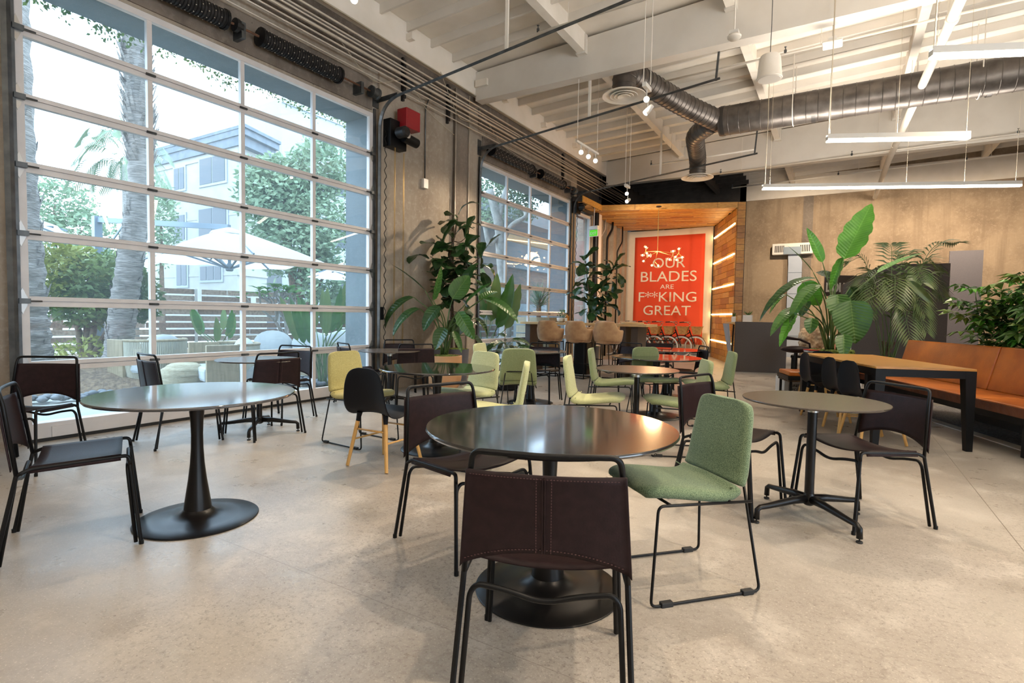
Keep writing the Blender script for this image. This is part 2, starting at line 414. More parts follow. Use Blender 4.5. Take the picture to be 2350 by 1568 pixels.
M['winglass'] = mat('dark_window_glass', (.02, .03, .04), None, 0.35)
M['patio'] = mat('patio_concrete', (.36, .36, .33), (.31, .31, .28), 0.85, scale=1.5, bump=0.1, bscale=20)
M['mulch'] = mat('bark_mulch', (.10, .065, .04), (.22, .15, .09), 0.95, scale=16, bump=1.0, bscale=26)
M['pebble'] = mat('grey_pebble', (.07, .085, .10), (.16, .17, .18), 0.6, scale=2.2)
M['parasol'] = mat('white_parasol_cloth', (.62, .63, .61), None, 0.85, transl=0.4)
M['rope'] = mat('cream_rope', (.56, .54, .44), (.46, .44, .35), 0.8, scale=30, stretch=(6, 6, .3))
M['cushion'] = mat('pale_cushion', (.44, .47, .48), (.39, .42, .43), 0.9, scale=4, bump=0.15, bscale=6)
M['teak'] = mat('pale_teak', (.36, .29, .18), (.28, .22, .13), 0.6, scale=5, stretch=(6, 6, .7))
M['bluesteel'] = mat('blue_grey_steel', (.20, .25, .30), None, 0.45, 0.3)
M['light_strip'] = emit_mat('led_diffuser', (1.0, .90, .74), 18.0)
M['led_warm'] = emit_mat('warm_led_strip', (1.0, .68, .30), 20.0)
M['bulb'] = emit_mat('warm_bulb', (1.0, .62, .26), 16.0)
M['spotface'] = emit_mat('spot_lens', (1.0, .90, .75), 60.0)
M['exitgreen'] = emit_mat('exit_sign_green', (.10, .62, .03), 1.2)
M['amber'] = mat('amber_glass', (.42, .17, .02), None, 0.15)
M['brass'] = mat('brass', (.55, .38, .14), None, 0.3, 0.9)
# ------------------------------------------------------------------ floor
def floor_material():
    m_ = bpy.data.materials.new('polished_concrete_floor'); m_.use_nodes = True; nt = m_.node_tree; n = nt.nodes; l = nt.links
    b = n['Principled BSDF']; t = n.new('ShaderNodeTexCoord')
    def noise(sc, det=6, rgh=0.6, stretch=None, w=0):
        mp = n.new('ShaderNodeMapping'); l.new(t.outputs['Object'], mp.inputs[0])
        if stretch: mp.inputs['Scale'].default_value = stretch
        mp.inputs['Location'].default_value = (w, w * 2, 0)
        no = n.new('ShaderNodeTexNoise'); no.inputs['Scale'].default_value = sc; no.inputs['Detail'].default_value = det; no.inputs['Roughness'].default_value = rgh
        l.new(mp.outputs[0], no.inputs['Vector']); return no.outputs['Fac']
    def rng(f, a, b_, c=0.0, d=1.0):
        r = n.new('ShaderNodeMapRange'); r.inputs[1].default_value = a; r.inputs[2].default_value = b_; r.inputs[3].default_value = c; r.inputs[4].default_value = d
        l.new(f, r.inputs[0]); return r.outputs[0]
    def math_(op, a, b_=None, v=None):
        x = n.new('ShaderNodeMath'); x.operation = op; l.new(a, x.inputs[0])
        if b_ is not None: l.new(b_, x.inputs[1])
        if v is not None: x.inputs[1].default_value = v
        return x.outputs[0]
    big = noise(0.55, 5); mid = noise(3.2, 8, 0.65, w=3); fine = noise(38, 8, 0.75); spk = noise(120, 2, 0.5, w=9)
    c = node_mix(nt, (.41, .375, .33), (.31, .275, .24), rng(big, .40, .62))
    c = node_mix(nt, c, (.51, .475, .43), rng(mid, .50, .74))
    c = node_mix(nt, c, (.22, .19, .16), rng(noise(1.3, 9, .8, w=21), .54, .74, 0, .75))
    patch = rng(noise(.45, 4, .6, w=33), .46, .60)
    c = node_mix(nt, c, (.20, .17, .145), math_('MULTIPLY', rng(fine, .50, .66, 0, .9), rng(patch, 0, 1, .25, 1.0)))
    c = node_mix(nt, c, (.10, .08, .065), math_('MULTIPLY', rng(noise(75, 3, .6, w=51), .60, .68, 0, .8), patch))
    c = node_mix(nt, c, (.70, .65, .58), rng(spk, .60, .74, 0, .6))
    # saw cut joints
    s = n.new('ShaderNodeSeparateXYZ'); l.new(t.outputs['Object'], s.inputs[0])
    joint = None
    for axis, vals in (('X', (7.055, 2.4, 11.7)), ('Y', (1.635, 6.9, 12.1))):
        for v in vals:
            d = math_('ABSOLUTE', math_('SUBTRACT', s.outputs[axis], v=v))
            k = rng(d, 0.0015, 0.0035, .75 if (axis, v) == ('X', 7.055) else .35, 0.0)
            joint = k if joint is None else math_('MAXIMUM', joint, k)
    # hairline cracks
    vo = n.new('ShaderNodeTexVoronoi'); vo.feature = 'DISTANCE_TO_EDGE'; vo.inputs['Scale'].default_value = 0.34
    wob = n.new('ShaderNodeMapping'); l.new(t.outputs['Object'], wob.inputs[0])
    nz = n.new('ShaderNodeTexNoise'); nz.inputs['Scale'].default_value = 2.5; nz.inputs['Detail'].default_value = 8; l.new(wob.outputs[0], nz.inputs['Vector'])
    add = n.new('ShaderNodeVectorMath'); add.operation = 'MULTIPLY_ADD'; add.inputs[1].default_value = (.5, .5, .5)
    l.new(nz.outputs['Color'], add.inputs[0]); l.new(t.outputs['Object'], add.inputs[2]); l.new(add.outputs[0], vo.inputs['Vector'])
    crack = rng(vo.outputs['Distance'], 0.0006, 0.0018, 0.28, 0.0)
    crack = math_('MULTIPLY', crack, rng(big, .45, .6))
    j = math_('MAXIMUM', joint, crack)
    c = node_mix(nt, c, (.12, .09, .065), j)
    l.new(c, b.inputs['Base Color'])
    l.new(rng(mid, .3, .75, .24, .44), b.inputs['Roughness'])
    b.inputs['Specular IOR Level'].default_value = 0.5
    bp = n.new('ShaderNodeBump'); bp.inputs['Strength'].default_value = 0.12; bp.inputs['Distance'].default_value = 0.01
    l.new(math_('SUBTRACT', fine, j), bp.inputs['Height']); l.new(bp.outputs[0], b.inputs['Normal'])
    return m_
M['floor'] = floor_material()
struct(MB().box(0, 15, -7, 20.4, -.12, 0).build('floor', M['floor']))
struct(MB().box(-.60, 0, 1.6, 20.4, -.12, -.004).build('floor', M['patio']))

# ------------------------------------------------------------------ left wall with the two roll-up doors
D1 = (1.81, 6.02); D2 = (8.79, 13.0); DT = 4.235
wl_ = MB()
wl_.box(-.55, 0, -7, D1[0], 0, 4.9)
wl_.box(-.55, 0, D1[1], D2[0], 0, 4.9)
wl_.box(-.55, 0, D2[1], 13.36, 0, 4.9)
wl_.box(-.55, 0, D1[0], D1[1], DT, 4.9).box(-.55, 0, D2[0], D2[1], DT, 4.9)
wall_left = struct(wl_.build('wall_left', M['concrete']))
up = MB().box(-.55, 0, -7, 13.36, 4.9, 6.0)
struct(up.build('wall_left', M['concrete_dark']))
# proud pilasters and the darker recessed column band between the doors
p_ = MB()
p_.box(0, .035, 6.10, 6.42, 0, 4.9).box(0, .03, 8.40, 8.70, 0, 5.2)
struct(p_.build('trim_1', M['concrete']))
struct(MB().box(0, .05, 7.97, 8.37, 0, 5.3).build('trim_2', M['concrete_band']))
lin_ = MB().box(.0, .02, D1[0] + .1, D1[1] - .05, 4.27, 4.72).box(0, .02, D2[0] + .1, D2[1] - .05, 4.27, 4.72)
struct(lin_.build('trim_3', M['concrete_band']))
# outside fins and head of the openings
ext = MB()
for a, b in (D1, D2):
    ext.box(-.58, -.07, a + .001, b - .001, 4.195, 4.236)
    ext.box(-.58, -.07, b - .02, b + .002, 0, 4.236).box(-.58, -.07, a - .002, a + .02, 0, 4.236)
struct(ext.build('wall_outside', M['ext_concrete']))
# recessed wall after the side entrance
rec = MB()
rec.box(-.95, -.40, 15.1, 18.5, 0, 6.0)
for k, y in enumerate((15.25, 15.75, 16.3, 16.9, 17.5, 18.0)):
    rec.box(-.40, -.28, y, y + .22, 0, 4.3)
struct(rec.build('wall_left', M['concrete']))
struct(MB().box(-.55, 0, 13.36, 15.1, 4.12, 6.0).box(-.95, -.4, 15.0, 20.4, 4.3, 6.0).build('wall_left', M['ceil_dark']))

def roll_door(name, y0, stiles, y1, frame_l):
    d = struct(thing(name))
    xg = -.035
    def part(nm, mb, mt, **k): return mb.build(nm, mt, d, **k)
    rails = [.694, 1.276, 1.867, 2.455, 3.04, 3.622]
    part('bottom_rail', MB().box(-.06, 0.0, y0, y1, .03, .17), M['alu'], bevel=.004)
    part('bottom_seal', MB().box(-.05, .004, y0, y1, .0, .03), M['rubber'])
    part('top_rail', MB().box(-.06, 0.0, y0, y1, 4.17, DT), M['alu'], bevel=.004)
    for z in rails:
        r = MB().box(-.06, 0.0, y0 + .08, y1 - .08, z - .048, z - .004).box(-.06, 0.006, y0 + .08, y1 - .08, z + .004, z + .042)
        r.box(-.055, -.012, y0 + .08, y1 - .08, z - .006, z + .006)
        part('rail', r, M['alu'])
    part('end_stile', MB().box(-.06, .002, y0, y0 + .085, 0.03, DT), M['alu'], bevel=.003)
    part('end_stile', MB().box(-.06, .002, y1 - .085, y1, 0.03, DT), M['alu'], bevel=.003)
    zs = [.17] + rails + [4.17]; ys = [y0 + .085] + list(stiles) + [y1 - .085]
    sm = None
    for y in stiles:
        mb = MB()
        for i in range(7):
            mb.box(-.055, -.006, y - .024, y + .024, zs[i] + (.048 if i else 0), zs[i + 1] - (.048 if i < 6 else 0))
        part('stile', mb, M['alu'])
    for i in range(7):
        for j in range(4):
            pane = MB().box(xg - .003, xg + .003, ys[j] + .01, ys[j + 1] - .01, zs[i] + .02, zs[i + 1] - .02)
            part('pane', pane, M['glass'])
    hm = MB().box(0, .012, -.045, .045, -.012, .012).tube([(.014, -.045, 0), (.014, .045, 0)], .007, 6).mesh('hinge', M['trackm'])
    for z in rails:
        for y in stiles: link('hinge', hm, d, (.004, y, z))
    dm = MB()
    dm.extr([(.004, -.0, .115), (.004, .035, .03), (.004, .035, -.03), (.004, 0, -.115), (.004, -.035, -.03), (.004, -.035, .03)], (.006, 0, 0))
    dmm = dm.mesh('hinge_plate', M['steel'])
    rm = MB().box(.01, .05, -.035, .045, -.022, .022).tube([(.03, -.02, 0), (.03, .13, 0)], .008, 6).mesh('roller_bracket', M['trackm'])
    for z in rails:
        for y, s in ((y0 + .035, 1), (y1 - .035, -1)):
            link('hinge_plate', dmm, d, (0, y, z)); link('roller_bracket', rm, d, (0, y, z), (0, 0, 0) if s > 0 else (PI, 0, 0))
    return d
roll_door('door_1', D1[0], (2.91, 3.92, 4.94), D1[1], None)
roll_door('door_2', D2[0], (9.88, 10.90, 11.90), D2[1], None)

def door_track(y, label, s, xend=4.45):
    t = thing('door_track', label, 'door track', (0, y, 0), group=None)
    pth = [(.075, 0, .25), (.075, 0, 4.40)] + [(xend, 0, 4.40 + .115 * (xend - .075))]
    P = fillet([(.075, 0, .25), (.075, 0, 4.40), (xend, 0, 4.40 + .115 * (xend - .4))], [0, .42, 0], 10)
    mb = MB(); mb.tube(P, .034, 4, flat=.6)
    mb.build('curved_rail', M['trackm'], t)
    MB().box(.0, .03, -.05 * s - .02, -.05 * s + .02, .1, 4.3).build('wall_angle', M['trackm'], t)
    MB().bar((.02, 0, 4.44), (.42, 0, 4.45), .012, .07).box(.0, .02, -.09, .09, 4.33, 4.62).build('flag_bracket', M['trackm'], t)
    if xend < 5:
        MB().bar((xend - .06, 0, 4.84), (xend + .02, 0, 5.93), .03, .03).build('hanger', M['trackm'], t)
    MB().box(2.30, 2.345, -.012, .012, 4.64, 5.86).build('strut', M['white'], t)
    return t
door_track(D1[1] + .05, 'grey curved steel track at the right side of the large near roll-up door', 1, 8.6)
door_track(D1[0] - .05, 'grey steel track at the left side of the large near roll-up door', -1, 8.6)
door_track(D2[0] - .03, 'grey curved steel track left of the second roll-up door, behind the fiddle fig', -1)
door_track(D2[1] + .05, 'grey curved steel track right of the second roll-up door, over the wooden soffit', 1)

def spring_shaft(y0, label):
    t = thing('door_spring_shaft', label, 'spring shaft', (.16, y0, 4.46))
    MB().tube([(0, .05, 0), (0, 4.15, 0)], .014, 8).build('shaft', M['rust'], t, smooth=True)
    for a, b in ((.22, 1.80), (2.24, 3.40)):
        prof = []; n_ = int((b - a) / .034)
        for k in range(n_):
            y = a + (b - a) * k / n_
            prof += [(.088, y), (.100, y + .007), (.100, y + .022), (.088, y + .028)]
        mb = MB().lathe(prof, n=14, axis='y')
        mb.build('torsion_spring', M['black_matt'], t, smooth='auto')
        dots = MB()
        for k in range(1, n_ - 1, 2):
            for q in range(8):
                aa = 2 * PI * (q + (k // 2 % 2) * .5) / 8; y = a + (b - a) * k / n_ + .014
                dots.ball((.100 * math.cos(aa), y, .100 * math.sin(aa)), .0065, 4, 3)
        tag(dots.build('light_gap_dots', M['conduit'], t), kind='stuff')  # pale dots stand in for light showing through the spring gaps
        MB().lathe([(.03, a - .03), (.112, a - .02), (.112, a + .01)], n=14, axis='y').build('end_cap', M['black'], t)
        MB().lathe([(.112, b - .02), (.112, b + .01), (.03, b + .02)], n=14, axis='y').build('end_cap', M['black'], t)
    MB().box(-.16, .03, 1.98, 2.03, -.12, .06).build('bearing_plate', M['trackm'], t); MB().box(-.16, .03, 3.78, 3.83, -.10, .06).build('bearing_plate', M['trackm'], t)
    MB().lathe([(.03, 1.90), (.075, 1.91), (.075, 1.95), (.05, 1.96), (.05, 2.0)], n=12, axis='y').build('coupler', M['black_matt'], t)
    MB().lathe([(.03, 3.98), (.085, 3.99), (.085, 4.02), (.065, 4.03), (.065, 4.10), (.085, 4.11), (.085, 4.13)], n=14, axis='y').build('cable_drum', M['trackm'], t, smooth='auto')
    return t
spring_shaft(D1[0], 'long shaft with two black perforated coil springs above the near roll-up door')
spring_shaft(D2[0], 'shaft with two black perforated coil springs above the second roll-up door')

# door operators
def operator(y, z, label, redc, sc=1.0, mirror=1):
    t = thing('door_operator', label, 'door motor', (0.03, y, z)); t.scale = (sc,) * 3
    MB().box(0, .16, -.10, .26, -.30, .12).build('back_plate', M['black'], t, bevel=.01)
    MB().box(.10, .30, .10, .42, .02, .32).build('control_box', redc, t, bevel=.012)
    MB().lathe([(.02, .0), (.085, .01), (.085, .16), (.06, .19)], (.22, .0, -.10), 16, axis='x').build('gear_case', M['black_matt'], t, smooth='auto')
    MB().tube([(.26, .08, -.14), (.26, .38, -.16)], .075, 12).build('motor', M['black'], t, smooth='auto')
    MB().lathe([(.05, .0), (.055, .012), (.02, .02)], (.345, .08, -.12), 12, axis='x').build('motor_cap', M['steel'], t, smooth='auto')
    return t
M['opred'] = mat('dark_red_enamel', (.30, .012, .018), None, 0.3)
operator(6.28, 4.08, 'dark red and black chain-hoist door motor on the concrete wall', M['opred'])
operator(13.12, 4.15, 'small black door motor above the green exit sign', M['black'], .75)
def chain(name, y, x, z0, z1, label, mt, amp=0.0, r=.006):
    mb = MB(); n_ = int((z1 - z0) / .03)
    lk = []
    for k in range(n_):
        z = z0 + k * .03; a = (k % 2) * PI / 2
        c = Vector((x, y + amp * math.sin(k * .9), z + .015))
        dx, dy = math.cos(a) * .009, math.sin(a) * .009
        mb.bar(c + Vector((dx, dy, -.019)), c + Vector((dx, dy, .019)), r * .8, r * .8); mb.bar(c - Vector((dx, dy, .019)), c + Vector((-dx, -dy, .019)), r * .8, r * .8)
    return tag(mb.build(name, mt), label, 'chain')
chain('pull_chain', 6.30, .17, .25, 3.95, 'brass-coloured pull chain, left one of the pair hanging on the concrete wall', M['brass'])
chain('pull_chain', 6.50, .17, .35, 3.75, 'brass-coloured pull chain, right one of the pair hanging on the concrete wall', M['brass'])
tag(MB().tube([(.11, 6.16 + .022 * math.sin(k * 1.3), 4.0 - k * .033) for k in range(110)], .006, 5).build('coiled_cable', M['black'], smooth=True), 'black coiled cable beside the right track of the near door', 'cable')
tag(MB().tube([(.11, 13.2 + .03 * math.sin(k * 1.3) - .002 * k, 3.9 - k * .04) for k in range(78)], .007, 5).build('coiled_cable', M['black'], smooth=True), 'black coiled cable hanging from the small door motor', 'cable')
tag(MB().box(0, .06, 6.52, 6.60, .0, .0).v and MB().box(.0, .055, 6.13, 6.20, 1.12, 1.32).build('push_button_station', M['black'], bevel=.006), 'black push-button box on the wall beside the near door', 'control box')
tag(MB().tube([(.02, 6.16, 1.32), (.02, 6.16, 3.6)], .01, 6).build('conduit', M['conduit'], smooth=True), 'thin conduit rising from the push-button box', 'conduit')

# conduit bundle high on the left wall
for k, (z, x, r) in enumerate(((5.19, .14, .016), (5.11, .13, .014), (5.05, .15, .014), (4.98, .15, .022), (4.91, .13, .013), (4.84, .13, .013), (4.73, .11, .010))):
    place = ['topmost', 'second from the top', 'third from the top', 'thickest, in the middle', 'third from the bottom', 'second from the bottom', 'lowest and thinnest'][k]
    tag(MB().tube([(x, -3, z), (x, 17.0, z - .06)], r, 8).build('conduit', M['conduit'], smooth=True), 'steel conduit of the bundle high on the window wall, ' + place, 'conduit', 'conduit bundle along the window wall')
for k, y in enumerate((2.7, 6.6, 7.75, 12.4, 14.9)):
    tag(MB().box(.0, .05, y, y + .04, 4.62, 5.30).box(.05, .07, y - .01, y + .05, 4.66, 5.26).build('strut_channel', M['black_matt'], bevel=.003),
        'black strut channel clamping the conduit bundle, %s from the camera' % ['first', 'second', 'third', 'fourth', 'last'][k], 'bracket')
for (y, z0, z1, x, nm) in ((7.96, .0, 5.3, .07, 'left edge of the dark column band'), (8.37, 0, 5.3, .07, 'right edge of the dark column band')):
    tag(MB().tube([(x, y, z0), (x, y, z1)], .012, 6).build('conduit', M['conduit'], smooth=True), 'vertical steel conduit at the ' + nm, 'conduit')
sw = thing('wall_switch', 'white plastic junction box on the concrete wall at the end of a dark conduit', 'junction box', (0, 7.17, 3.44))
MB().box(.0, .06, -.06, .06, -.09, .07).build('box_cover', M['whiteplastic'], sw, bevel=.006)
MB().tube(fillet([(.03, 0, .07), (.03, 0, 1.25), (.10, .12, 1.65)], .05), .011, 6).build('feed_conduit', M['trackm'], sw, smooth=True)
tag(MB().box(.05, .12, 6.62, 6.78, 4.86, 5.0).build('junction_box', M['trackm'], bevel=.005), 'grey metal junction box under the conduit bundle above the red motor', 'junction box')
for pts in ([(.13, 6.9, 4.8), (.10, 7.1, 4.4), (.06, 7.15, 4.1)], [(.16, 7.6, 5.25), (.14, 7.9, 5.0), (.12, 8.2, 4.6), (.14, 8.6, 4.7)], [(.14, 8.9, 5.2), (.10, 9.1, 4.9), (.14, 9.6, 4.8), (.14, 10.2, 4.7)],
            [(.10, 6.3, 5.35), (.12, 6.6, 5.0), (.16, 7.0, 5.2), (.1, 7.4, 5.3)]):
    pass
M['cable'] = mat('cream_cable', (.45, .38, .28), None, 0.5)
def wire(pts, label, mt=None, r=.006):
    P = [tuple(p) for p in catmull(pts, 26)]
    return tag(MB().tube(P, r, 5).build('cable', mt or M['cable'], smooth=True), label, 'cable')
wire([(.12, 5.2, 5.0), (.10, 5.9, 4.66), (.12, 6.6, 4.9), (.08, 7.2, 4.62), (.08, 7.9, 4.45)], 'loose cable sagging from the bundle above the red door motor')
wire([(.16, 7.4, 5.35), (.15, 7.7, 5.0), (.16, 8.0, 4.75), (.12, 8.7, 4.9)], 'white cable draped over the conduits at the column band')
wire([(.14, 8.6, 5.1), (.10, 9.0, 4.95), (.10, 9.5, 4.7), (.1, 10.4, 4.62)], 'cream cable falling from the beam end onto the conduits')
wire([(.10, -2, 5.34), (.11, 4, 5.36), (.10, 9, 5.35), (.10, 15, 5.33)], 'long cable bundle running under the white ledger of the window wall', M['cable'], .012)

# ------------------------------------------------------------------ back wall, right wall, wall behind the camera
bw = MB().box(3.0, 15, 20.4, 20.7, 0, 6.3)
struct(bw.build('wall_back', M['concrete_back']))
struct(MB().box(4.95, 5.24, 20.37, 20.4, 0, 5.3).build('trim_4', M['concrete_band']))
struct(MB().box(-.95, 3.2, 20.3, 20.7, 0, 6.3).build('wall_back', M['ceil_dark']))
# right side and the side behind the camera: plain wall with large openings like those on the left
rw = MB()
for a, b in ((-7, -4.5), (-.5, 1.0), (5.2, 20.4)): rw.box(15, 15.4, a, b, 0, 6.5)
for a, b in ((-4.5, -.5), (1.0, 5.2)): rw.box(15, 15.4, a, b, 4.2, 6.5)
struct(rw.build('wall_right', M['concrete']))
fw_ = MB()
fw_.box(0, 15, -7.4, -7, 0, 6.5)
struct(fw_.build('wall_front', M['concrete']))

# ------------------------------------------------------------------ roof: deck, ledgers, joists, purlins, beams
def deckz(x): return 5.83 + .042 * x
def roof_strip(name, y0, y1, x0, x1, mt, th=.1):
    v = [(x0, y0, deckz(x0)), (x1, y0, deckz(x1)), (x1, y1, deckz(x1)), (x0, y1, deckz(x0))]
    v2 = [(a, b, c + th) for a, b, c in v]
    return MB().add(v + v2, [(3, 2, 1, 0), (4, 5, 6, 7), (0, 1, 5, 4), (1, 2, 6, 5), (2, 3, 7, 6), (3, 0, 4, 7)]).build(name, mt)
ceil = struct(roof_strip('ceiling', -7, 15.4, 0, 15.2, M['white']))
ceil_f = struct(roof_strip('ceiling', 15.4, 20.5, 3.3, 15.2, M['white']))
ceil_d = struct(roof_strip('ceiling', 15.4, 20.5, -1, 3.3, M['ceil_dark']))
struct(MB().box(.0, .09, -7, 15.3, 5.37, 5.83).build('trim_5', M['white']))
struct(MB().box(3.0, 15, 20.30, 20.40, 5.30, 5.98).build('trim_6', M['white']))
PURL = (2.28, 4.62, 7.05, 9.45, 11.85, 14.2)
def sloped(mb, x0, x1, y0, y1, dz0, dz1):
    v = []
    for dz in (dz0, dz1):
        for (x, y) in ((x0, y0), (x1, y0), (x1, y1), (x0, y1)): v.append((x, y, deckz(x) + dz))
    mb.add(v, [(3, 2, 1, 0), (4, 5, 6, 7), (0, 1, 5, 4), (1, 2, 6, 5), (2, 3, 7, 6), (3, 0, 4, 7)]); return mb
ys = [y for y in np.arange(-1.0, 8.3, .588)] + [y for y in np.arange(8.95, 15.1, .588)]
for y in ys: sloped(MB(), .09, 12.5, y - .021, y + .021, -.14, .0).build('joist', M['white2'], ceil)
for y in np.arange(15.9, 20.3, .588):
    sloped(MB(), 3.3, 12.5, y - .021, y + .021, -.14, .0).build('joist', M['white2'], ceil_f)
    sloped(MB(), -.3, 3.3, y - .021, y + .021, -.14, .0).build('joist', M['ceil_dark'], ceil_d)
for x in PURL:
    for (a, b) in ((-3, 8.53), (8.75, 15.2), (15.42, 20.3)):
        c_ = ceil if a < 15 else (ceil_f if x > 3.3 else ceil_d)
        sloped(MB(), x - .065, x + .065, a, b, -.30, -.0).build('purlin', M['white'] if c_ is not ceil_d else M['ceil_dark'], c_)
        if a < 15:
            MB().box(x - .085, x + .085, b - .09, b + .001, deckz(x) - .33, deckz(x) - .02).build('hanger', M['white2'], c_)
for (y, zb, nm) in ((8.53, 5.26, 'trim_7'), (15.2, 5.09, 'trim_8')):
    mb = MB(); v = []
    for yy in (y, y + .22):
        for x in (0.09, 13.5): v += [(x, yy, zb), (x, yy, deckz(x) - .05)]
    mb.add(v, [(0, 2, 3, 1), (4, 5, 7, 6), (0, 1, 5, 4), (2, 6, 7, 3), (0, 4, 6, 2), (1, 3, 7, 5)])
    struct(mb.build(nm, M['white2']))
# joist hanger brackets on the ledger
hb = MB().box(0, .13, -.04, .04, -.05, .05).lathe([(.022, 0), (.022, .02)], (.06, -.045, 0), 8, axis='y').mesh('joist_bracket', M['white'])
for y in (6.70, 9.54, 11.21, 12.9, 14.3): link('joist_bracket', hb, ceil, (.09, y - .05, 5.60))
link('joist_bracket', MB().box(0, .26, -.05, 0, -.06, .06).mesh('joist_bracket', M['white']), ceil, (.12, 8.52, 5.55))

# ------------------------------------------------------------------ wooden portal with soffit
def planks(parent, o, u, v, lu, lv, row, mean, th, nrm, mt_list, seed=1, clip=None, gap=.004):
    """rows of boards on the rectangle o + a*u + b*v; rows stack along v"""
    rnd = random.Random(seed); o, u, v, nrm = map(Vector, (o, u, v, nrm)); b = 0.0; i = 0
    while b < lv - 1e-4:
        h = min(row * rnd.uniform(.8, 1.25), lv - b); a = -rnd.uniform(0, mean) if lu > mean * 1.2 else 0.0
        while a < lu - 1e-4:
            L = mean * rnd.uniform(.6, 1.5) if lu > mean * 1.2 else lu
            a0, a1 = max(a, 0), min(a + L, lu)
            if a1 - a0 > .03:
                pts = [o + u * (a0 + gap) + v * (b + gap), o + u * (a1 - gap) + v * (b + gap), o + u * (a1 - gap) + v * (b + h - gap), o + u * (a0 + gap) + v * (b + h - gap)]
                if clip is None or clip((a0 + a1) / 2, b + h / 2):
                    t_ = th * rnd.uniform(.7, 1.3)
                    MB().extr(pts, nrm * t_).build('plank', rnd.choice(mt_list), parent)
            a += L
        b += h; i += 1
WOODS = [mat('reclaimed_wood_%s' % n_, c1, c2, .42, scale=5, stretch=st, bump=.1) for n_, c1, c2, st in (
    ('honey', (.64, .34, .075), (.50, .24, .045), (2, 2, 7)), ('amber', (.56, .27, .050), (.42, .18, .030), (2, 2, 7)), ('brown', (.42, .20, .055), (.31, .13, .036), (2, 2, 7)), ('pale', (.68, .41, .13), (.54, .29, .08), (2, 2, 7)))]
SZ = 4.20
pA = Vector((.30, 13.05, 0)); pB = Vector((.28, 14.42, 0)); pC = Vector((3.68, 15.62, 0)); pD = Vector((2.58, 18.4, 0)); pE = Vector((-.40, 18.4, 0)); pF = Vector((-.02, 13.05, 0))
portal = struct(thing('wall_portal'))
core = MB().prism([(p.x, p.y) for p in (pF, pA, pB, pC, pD, pE)], SZ + .03, SZ + .14)
core.build('soffit_core', M['ceil_dark'], portal)
# soffit boards run along the room
uS = (pC - pB).normalized(); nS = Vector((-uS.y, uS.x, 0))
def in_poly(x, y, P):
    c = False; n_ = len(P)
    for i in range(n_):
        a, b = P[i], P[(i + 1) % n_]
        if (a.y > y) != (b.y > y) and x < (b.x - a.x) * (y - a.y) / (b.y - a.y) + a.x: c = not c
    return c
polyS = [pF, pA, pB, pC, pD, pE]
rnd = random.Random(3)
for i in range(40):
    b = -2.2 + i * .145; a = -1.8 - rnd.uniform(0, 1)
    while a < 4.6:
        L = rnd.uniform(.6, 1.5); a0, a1 = a, a + L
        # trim to the polygon
        pts = [k for k in np.linspace(a0, a1, 30) if in_poly(*(pB + uS * k + nS * (b + .07)).xy, polyS)]
        if len(pts) > 1 and pts[-1] - pts[0] > .08:
            q = [pB + uS * k + nS * bb for k, bb in ((pts[0], b + .003), (pts[-1] - .004, b + .003), (pts[-1] - .004, b + .142), (pts[0], b + .142))]
            MB().extr([Vector((p.x, p.y, SZ + .03)) for p in q], (0, 0, -.03 * rnd.uniform(.8, 1.1))).build('plank', rnd.choice(WOODS), portal)
        a += L
# fascia along the two front edges
for a, b in ((pA, pB), (pB, pC)):
    u = (b - a); L = u.length; u.normalize(); nrm = Vector((u.y, -u.x, 0))
    planks(portal, a + Vector((0, 0, SZ)), u, (0, 0, 1), L, .16, .16, 1.6, .022, nrm, WOODS[:2], 5)
# right jamb: splayed side with boards, and its narrow front face
u = (pC - pD); L = u.length; u.normalize(); nrm = Vector((-u.y, u.x, 0))
if nrm.x > 0: nrm = -nrm
planks(portal, pD, u, (0, 0, 1), L, SZ, .155, .75, .022, nrm, WOODS, 11)
jw = Vector((uS.x, uS.y, 0)); pG = pC + jw * .20
planks(portal, pC, jw, (0, 0, 1), .20, SZ + .16, .17, 1.0, .025, Vector((jw.y, -jw.x, 0)), WOODS[:3], 17)
off = nrm * -.02
pDr = pD + jw * .20
MB().prism([(p.x, p.y) for p in (pC - nrm * .001 + Vector((0, .002, 0)), pG + Vector((0, .002, 0)), pDr, pD - nrm * .001)], 0, SZ + .16).build('jamb_core', M['greypanel'], portal)
# warm light strips let into the jamb
for k in range(5):
    z = .55 + k * .815
    a = pD + u * .06 + Vector((0, 0, z)) + nrm * .03; b = pC - u * .10 + Vector((0, 0, z)) + nrm * .03
    s_ = thing('light_strip', 'glowing warm light strip in the splayed wooden jamb, %s' % ['lowest of five', 'second from the floor', 'middle one of five', 'fourth from the floor', 'topmost of five'][k], 'wall light', group='light strips in the wooden jamb')
    MB().bar(a, b, .02, .035).build('led_tube', M['led_warm'], s_)
    MB().bar(a - nrm * .012 - Vector((0, 0, .0)), b - nrm * .012, .012, .05).build('channel', M['whiteplastic'], s_)

